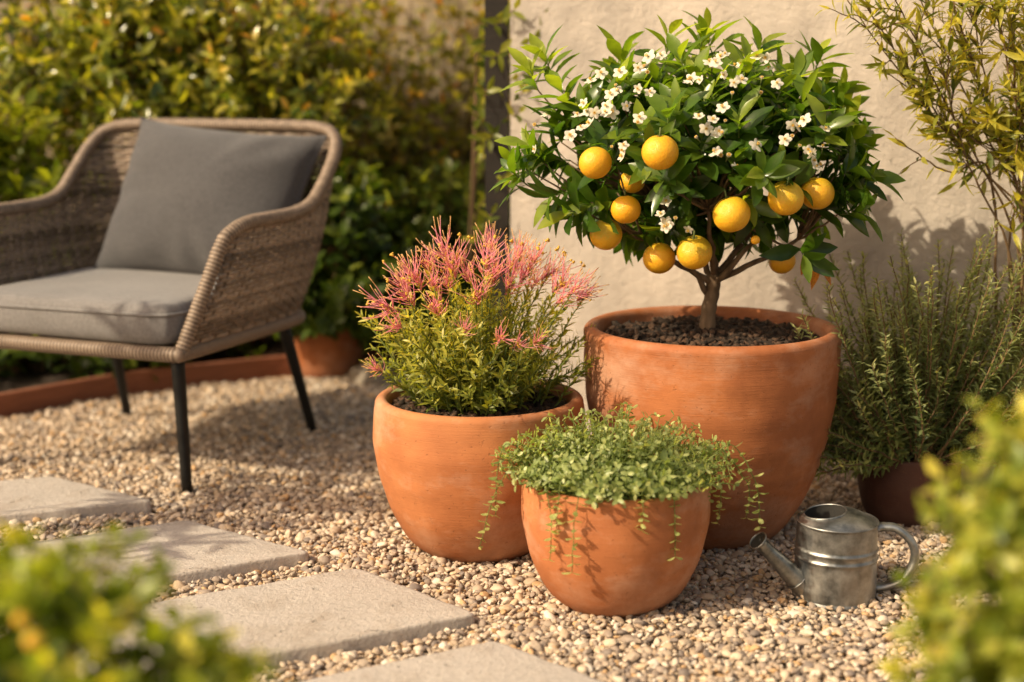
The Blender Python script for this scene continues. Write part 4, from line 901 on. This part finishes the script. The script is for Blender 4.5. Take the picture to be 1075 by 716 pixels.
# ------------------------------------------------------------------ armchair
def armchair():
    root = thing('armchair', 'low woven wicker armchair with thin black legs on the gravel', 'armchair', (-.936, 3.611, 0), R(-21), local=True)
    # local: x right, y back, z up
    half = [((.312, -.300, .345), (.370, -.185, .606)), ((.316, -.20, .345), (.380, -.12, .622)), ((.318, -.06, .345), (.385, -.02, .624)), ((.316, .07, .345), (.389, .08, .627)), ((.312, .155, .345), (.392, .165, .645)),
            ((.306, .215, .345), (.394, .235, .70)), ((.292, .255, .345), (.390, .300, .765)), ((.255, .282, .345), (.362, .345, .812)), ((.20, .292, .345), (.295, .362, .829)), ((.10, .295, .345), (.15, .370, .832))]
    Bc = [h[0] for h in half] + [(0, .295, .345)] + [(-h[0][0], *h[0][1:]) for h in half[::-1]]
    Tc = [h[1] for h in half] + [(0, .372, .832)] + [(-h[1][0], *h[1][1:]) for h in half[::-1]]
    n = 281; Bs = spline(Bc, n); Ts = spline(Tc, n)
    L = np.r_[0, np.cumsum(np.linalg.norm(np.diff(.5 * (Bs + Ts), axis=0), axis=1))]; u = np.linspace(0, L[-1], n)
    Bs = np.stack([np.interp(u, L, Bs[:, k]) for k in range(3)], 1); Ts = np.stack([np.interp(u, L, Ts[:, k]) for k in range(3)], 1)
    def S(i, t): 
        p = Bs[i] * (1 - t)[:, None] + Ts[i] * t[:, None]; return p
    outw = np.cross(nrm(np.gradient(.5 * (Bs + Ts), axis=0)), (0, 0, 1)); outw = nrm(outw) * -1
    if outw[10, 0] < 0: outw = -outw
    bulge = lambda t: .016 * np.sin(np.pi * t)
    g = Geo(); sp = .026; row = 0; z = .355
    while z < .83:
        t = (z - Bs[:, 2]) / (Ts[:, 2] - Bs[:, 2]); ok = t < .985; idx = np.arange(n)
        runs = np.split(idx[ok], np.where(np.diff(idx[ok]) > 1)[0] + 1)
        for rn_ in runs:
            if len(rn_) < 6: continue
            tt = t[rn_]; off = .0024 * np.sin(np.pi * u[rn_] / sp + row * np.pi)
            p = S(rn_, tt) + outw[rn_] * (off + bulge(tt))[:, None]; p[:, 2] += .0006 * np.sin(u[rn_] * 90 + row)
            tube(g, p, .0055, 6, rnd=rng.random(), flat=(.55, 1.0))
        z += .0108; row += 1
    for us in np.arange(sp * .5, L[-1], sp):
        i = int(np.argmin(abs(u - us))); t = np.linspace(0, 1, 14); p = Bs[i] * (1 - t)[:, None] + Ts[i] * t[:, None] + outw[i] * bulge(t)[:, None]; tube(g, p, .0030, 6, rnd=rng.random())
    g.build('woven_shell', M['wicker'], root)
    # wrapped rim: front of each arm, along the arms and the back
    def wrapped(P, r, step=.0024):
        P = resample(P, step); g = Geo(); k = np.arange(len(P)); rad = r * (1 + .07 * np.cos(k * 2 * np.pi / 4)); tube(g, P, rad, 12, rnd=np.r_[np.repeat(.55 + .45 * np.cos(k * 2 * np.pi / 4), 12), .5, .5]); return g
    fr = [(.310, -.314, .34), (.324, -.290, .40), (.346, -.247, .50), (.361, -.216, .572), (.369, -.193, .602)]
    P = np.concatenate([spline(fr, 60), Ts[4:-4], spline([(-a, b, c) for a, b, c in fr[::-1]], 60)]); P = spline(P[::6], 900)
    wrapped(P, .0165).build('rail', M['wicker'], root)
    ring = [(.310, -.322), (.316, 0), (.312, .18), (.292, .258), (.22, .295), (0, .30), (-.22, .295), (-.292, .258), (-.312, .18), (-.316, 0), (-.310, -.322), (-.15, -.330), (0, -.332), (.15, -.330), (.295, -.330)]
    P = spline([(a, b, .335) for a, b in ring] + [(.310, -.322, .335)], 800); wrapped(P, .0175).build('seat_frame', M['wicker'], root)
    g = Geo(); nd = 26
    for i in range(nd):
        y = -.30 + .58 * i / (nd - 1); w_ = .30 if y < .2 else .27; p = np.stack([np.linspace(-w_, w_, 60), np.full(60, y), .342 + .003 * np.sin(np.arange(60) * .9 + i * math.pi)], 1); tube(g, p, .0125, 6, flat=(1, .25), rnd=rng.random())
    g.build('seat_deck', M['wicker'], root)
    for (a, b) in (((.285, -.295, .335), (.300, -.300, -.006)), ((-.285, -.295, .335), (-.300, -.300, -.006)), ((.275, .20, .335), (.305, .305, -.006)), ((-.275, .20, .335), (-.305, .305, -.006))):
        g = Geo(); a = np.array(a); b = np.array(b); t = np.linspace(0, 1, 8)[:, None]; tube(g, a + (b - a) * t, np.linspace(.0165, .0125, 8), 16)
        tube(g, [b + (0, 0, .006), b + (0, 0, .001), b + (0, 0, -.001)], [.014, .0142, .013], 16); g.build('leg', M['black'], root)
    mw = Matrix.Translation((-.936, 3.611, 0)) @ Matrix.Rotation(R(-21), 4, 'Z'); return mw
CH = armchair()
def puffy(name, label, cat, m, a, b, th, mw, seed, corner, puff, box):
    # closed cushion on a grid: top and bottom skins meeting at a seam; box > 0 keeps a side wall
    r2 = np.random.default_rng(seed); n = 64; s = np.linspace(-1, 1, n); X, Y = np.meshgrid(s, s, indexing='ij')
    g = Geo(); skins = []
    ph = r2.uniform(0, 6, 8)
    for sg in (1, -1):
        px = X.copy(); py = Y.copy()
        if box:
            k = .5 * (abs(X) ** 12 + abs(Y) ** 12); f = 1 - .0 * k
            cr = np.maximum(0, (abs(X) + abs(Y) - 1.80)) * .5; x_ = X * (1 - cr * .55); y_ = Y * (1 - cr * .55)
            ed = (1 - abs(X) ** 18) * (1 - abs(Y) ** 18); zz = sg * (th * (.40 + .60 * np.clip(ed, 0, 1) ** .45 * (.86 + .14 * (1 - X ** 2) * (1 - Y ** 2))))
            zz += sg * .003 * np.sin(3 * X + ph[0]) * np.sin(2.4 * Y + ph[1])
        else:
            x_ = X * (1 - .10 * (1 - Y ** 2) * abs(X) ** 3 * 1.0); y_ = Y * (1 - .10 * (1 - X ** 2) * abs(Y) ** 3)
            ed = np.clip((1 - abs(X) ** 2.6) * (1 - abs(Y) ** 2.6), 0, 1); zz = sg * th * ed ** .58
            w = np.clip(ed * 1.6, 0, 1)
            zz += sg * w * (.007 * np.sin(2.6 * X + 1.8 * Y + ph[0]) + .006 * np.sin(5 * (X + .6 * Y) + ph[3]) * np.exp(-((X + .5) ** 2 + (Y + .5) ** 2) * 2) + .0025 * np.sin(9 * Y - 5 * X + ph[1]) * np.clip(abs(X) - .3, 0, 1) + .004 * np.sin(14 * (X + Y) + ph[2]) * np.exp(-((abs(X) - .85) ** 2 + (abs(Y) - .85) ** 2) * 14))
        if not box: zz += sg * .006 * np.clip(ed * 3, 0, 1) * (1 - ed) * np.sin(9 * np.arctan2(Y, X) + 2.5 * np.sin(3 * np.arctan2(Y, X) + ph[4]) + ph[5]) + sg * .005 * np.clip(ed * 2, 0, 1) * np.abs(np.sin(3.2 * (X * .8 - Y * .5) + ph[6])) ** 3
        skins.append(np.stack([x_ * a, y_ * b, zz], -1).reshape(-1, 3))
    Q = np.array([(i * n + j, (i + 1) * n + j, (i + 1) * n + j + 1, i * n + j + 1) for i in range(n - 1) for j in range(n - 1)])
    V = np.concatenate(skins); bd = [i * n for i in range(n)] + [(n - 1) * n + j for j in range(1, n)] + [i * n + n - 1 for i in range(n - 2, -1, -1)] + [j for j in range(n - 2, 0, -1)]
    K = len(bd); side = [(bd[i], bd[(i + 1) % K], bd[(i + 1) % K] + n * n, bd[i] + n * n) for i in range(K)]
    g.add(V, np.concatenate([Q, Q[:, ::-1] + n * n, np.array(side)[:, ::-1]]))
    o = g.build(name, m); tag(o, label, cat); o.matrix_world = mw
    pg = Geo()
    for sk in (0,):
        P = V[np.array(bd) + sk * n * n]; 
        if not box: P = (P + V[np.array(bd) + n * n]) / 2
        tube(pg, P, .0042 if box else .003, 6, closed=True, cap=False)
    pp = pg.build('piping', m, o); return o
mw = CH @ Matrix.Translation((.0, -.045, .403)); puffy('seat_cushion', 'thick flat grey seat cushion on the armchair', 'seat cushion', M['seat_fabric'], .300, .300, .056, mw, 1, .1, 1., True)
mw = CH @ Matrix.Translation((.060, .205, .628)) @ Matrix.Rotation(R(4), 4, 'Y') @ Matrix.Rotation(R(90 - 28), 4, 'X') @ Matrix.Rotation(0, 4, 'Z')
puffy('throw_pillow', 'square dark grey pillow leaning against the back of the armchair', 'pillow', M['pillow_fabric'],   .288, .228, .118, mw, 2, .1, 1., False)

# ------------------------------------------------------------------ light
EL, AZ = R(38), R(-27)                                              # sun to the left, a little in front of the scene
S = Vector((-math.cos(EL) * math.cos(AZ), math.cos(EL) * math.sin(AZ), math.sin(EL)))
sl = bpy.data.lights.new('sun', 'SUN'); sl.energy = 5.0; sl.angle = R(.6); sl.color = (1., .845, .59)
so = bpy.data.objects.new('sun', sl); col.objects.link(so); so.rotation_euler = S.to_track_quat('Z', 'Y').to_euler(); so.location = (-4, 2, 5)
wd = bpy.data.worlds.new('World'); sc.world = wd; wd.use_nodes = True; nt = wd.node_tree; nt.nodes.clear()
sk = nt.nodes.new('ShaderNodeTexSky'); sk.sky_type = 'NISHITA'; sk.sun_disc = False; sk.sun_elevation = EL; sk.sun_rotation = R(270) + AZ; sk.dust_density = 3.5; sk.air_density = 1.; sk.ozone_density = .6
tint = nt.nodes.new('ShaderNodeMix'); tint.data_type = 'RGBA'; tint.blend_type = 'MULTIPLY'; tint.inputs[0].default_value = 1; tint.inputs[7].default_value = (1.40, 1.15, .86, 1)
bg = nt.nodes.new('ShaderNodeBackground'); bg.inputs[1].default_value = .15; ow = nt.nodes.new('ShaderNodeOutputWorld')
nt.links.new(sk.outputs[0], tint.inputs[6]); nt.links.new(tint.outputs[2], bg.inputs[0]); nt.links.new(bg.outputs[0], ow.inputs[0])

for o in bpy.data.objects:
    if '_o' in o: del o['_o']
sc.view_settings.view_transform = 'Standard'; sc.view_settings.look = 'None'; sc.view_settings.exposure = 0; sc.view_settings.gamma = 1
sc.render.engine = 'CYCLES'; cy = sc.cycles; cy.max_bounces = 7; cy.diffuse_bounces = 4; cy.glossy_bounces = 3; cy.transmission_bounces = 4; cy.transparent_max_bounces = 4
cy.caustics_reflective = False; cy.caustics_refractive = False; cy.sample_clamp_indirect = 6
cy.use_adaptive_sampling = True; cy.adaptive_threshold = .015; cy.use_denoising = True; cy.denoiser = 'OPENIMAGEDENOISE'
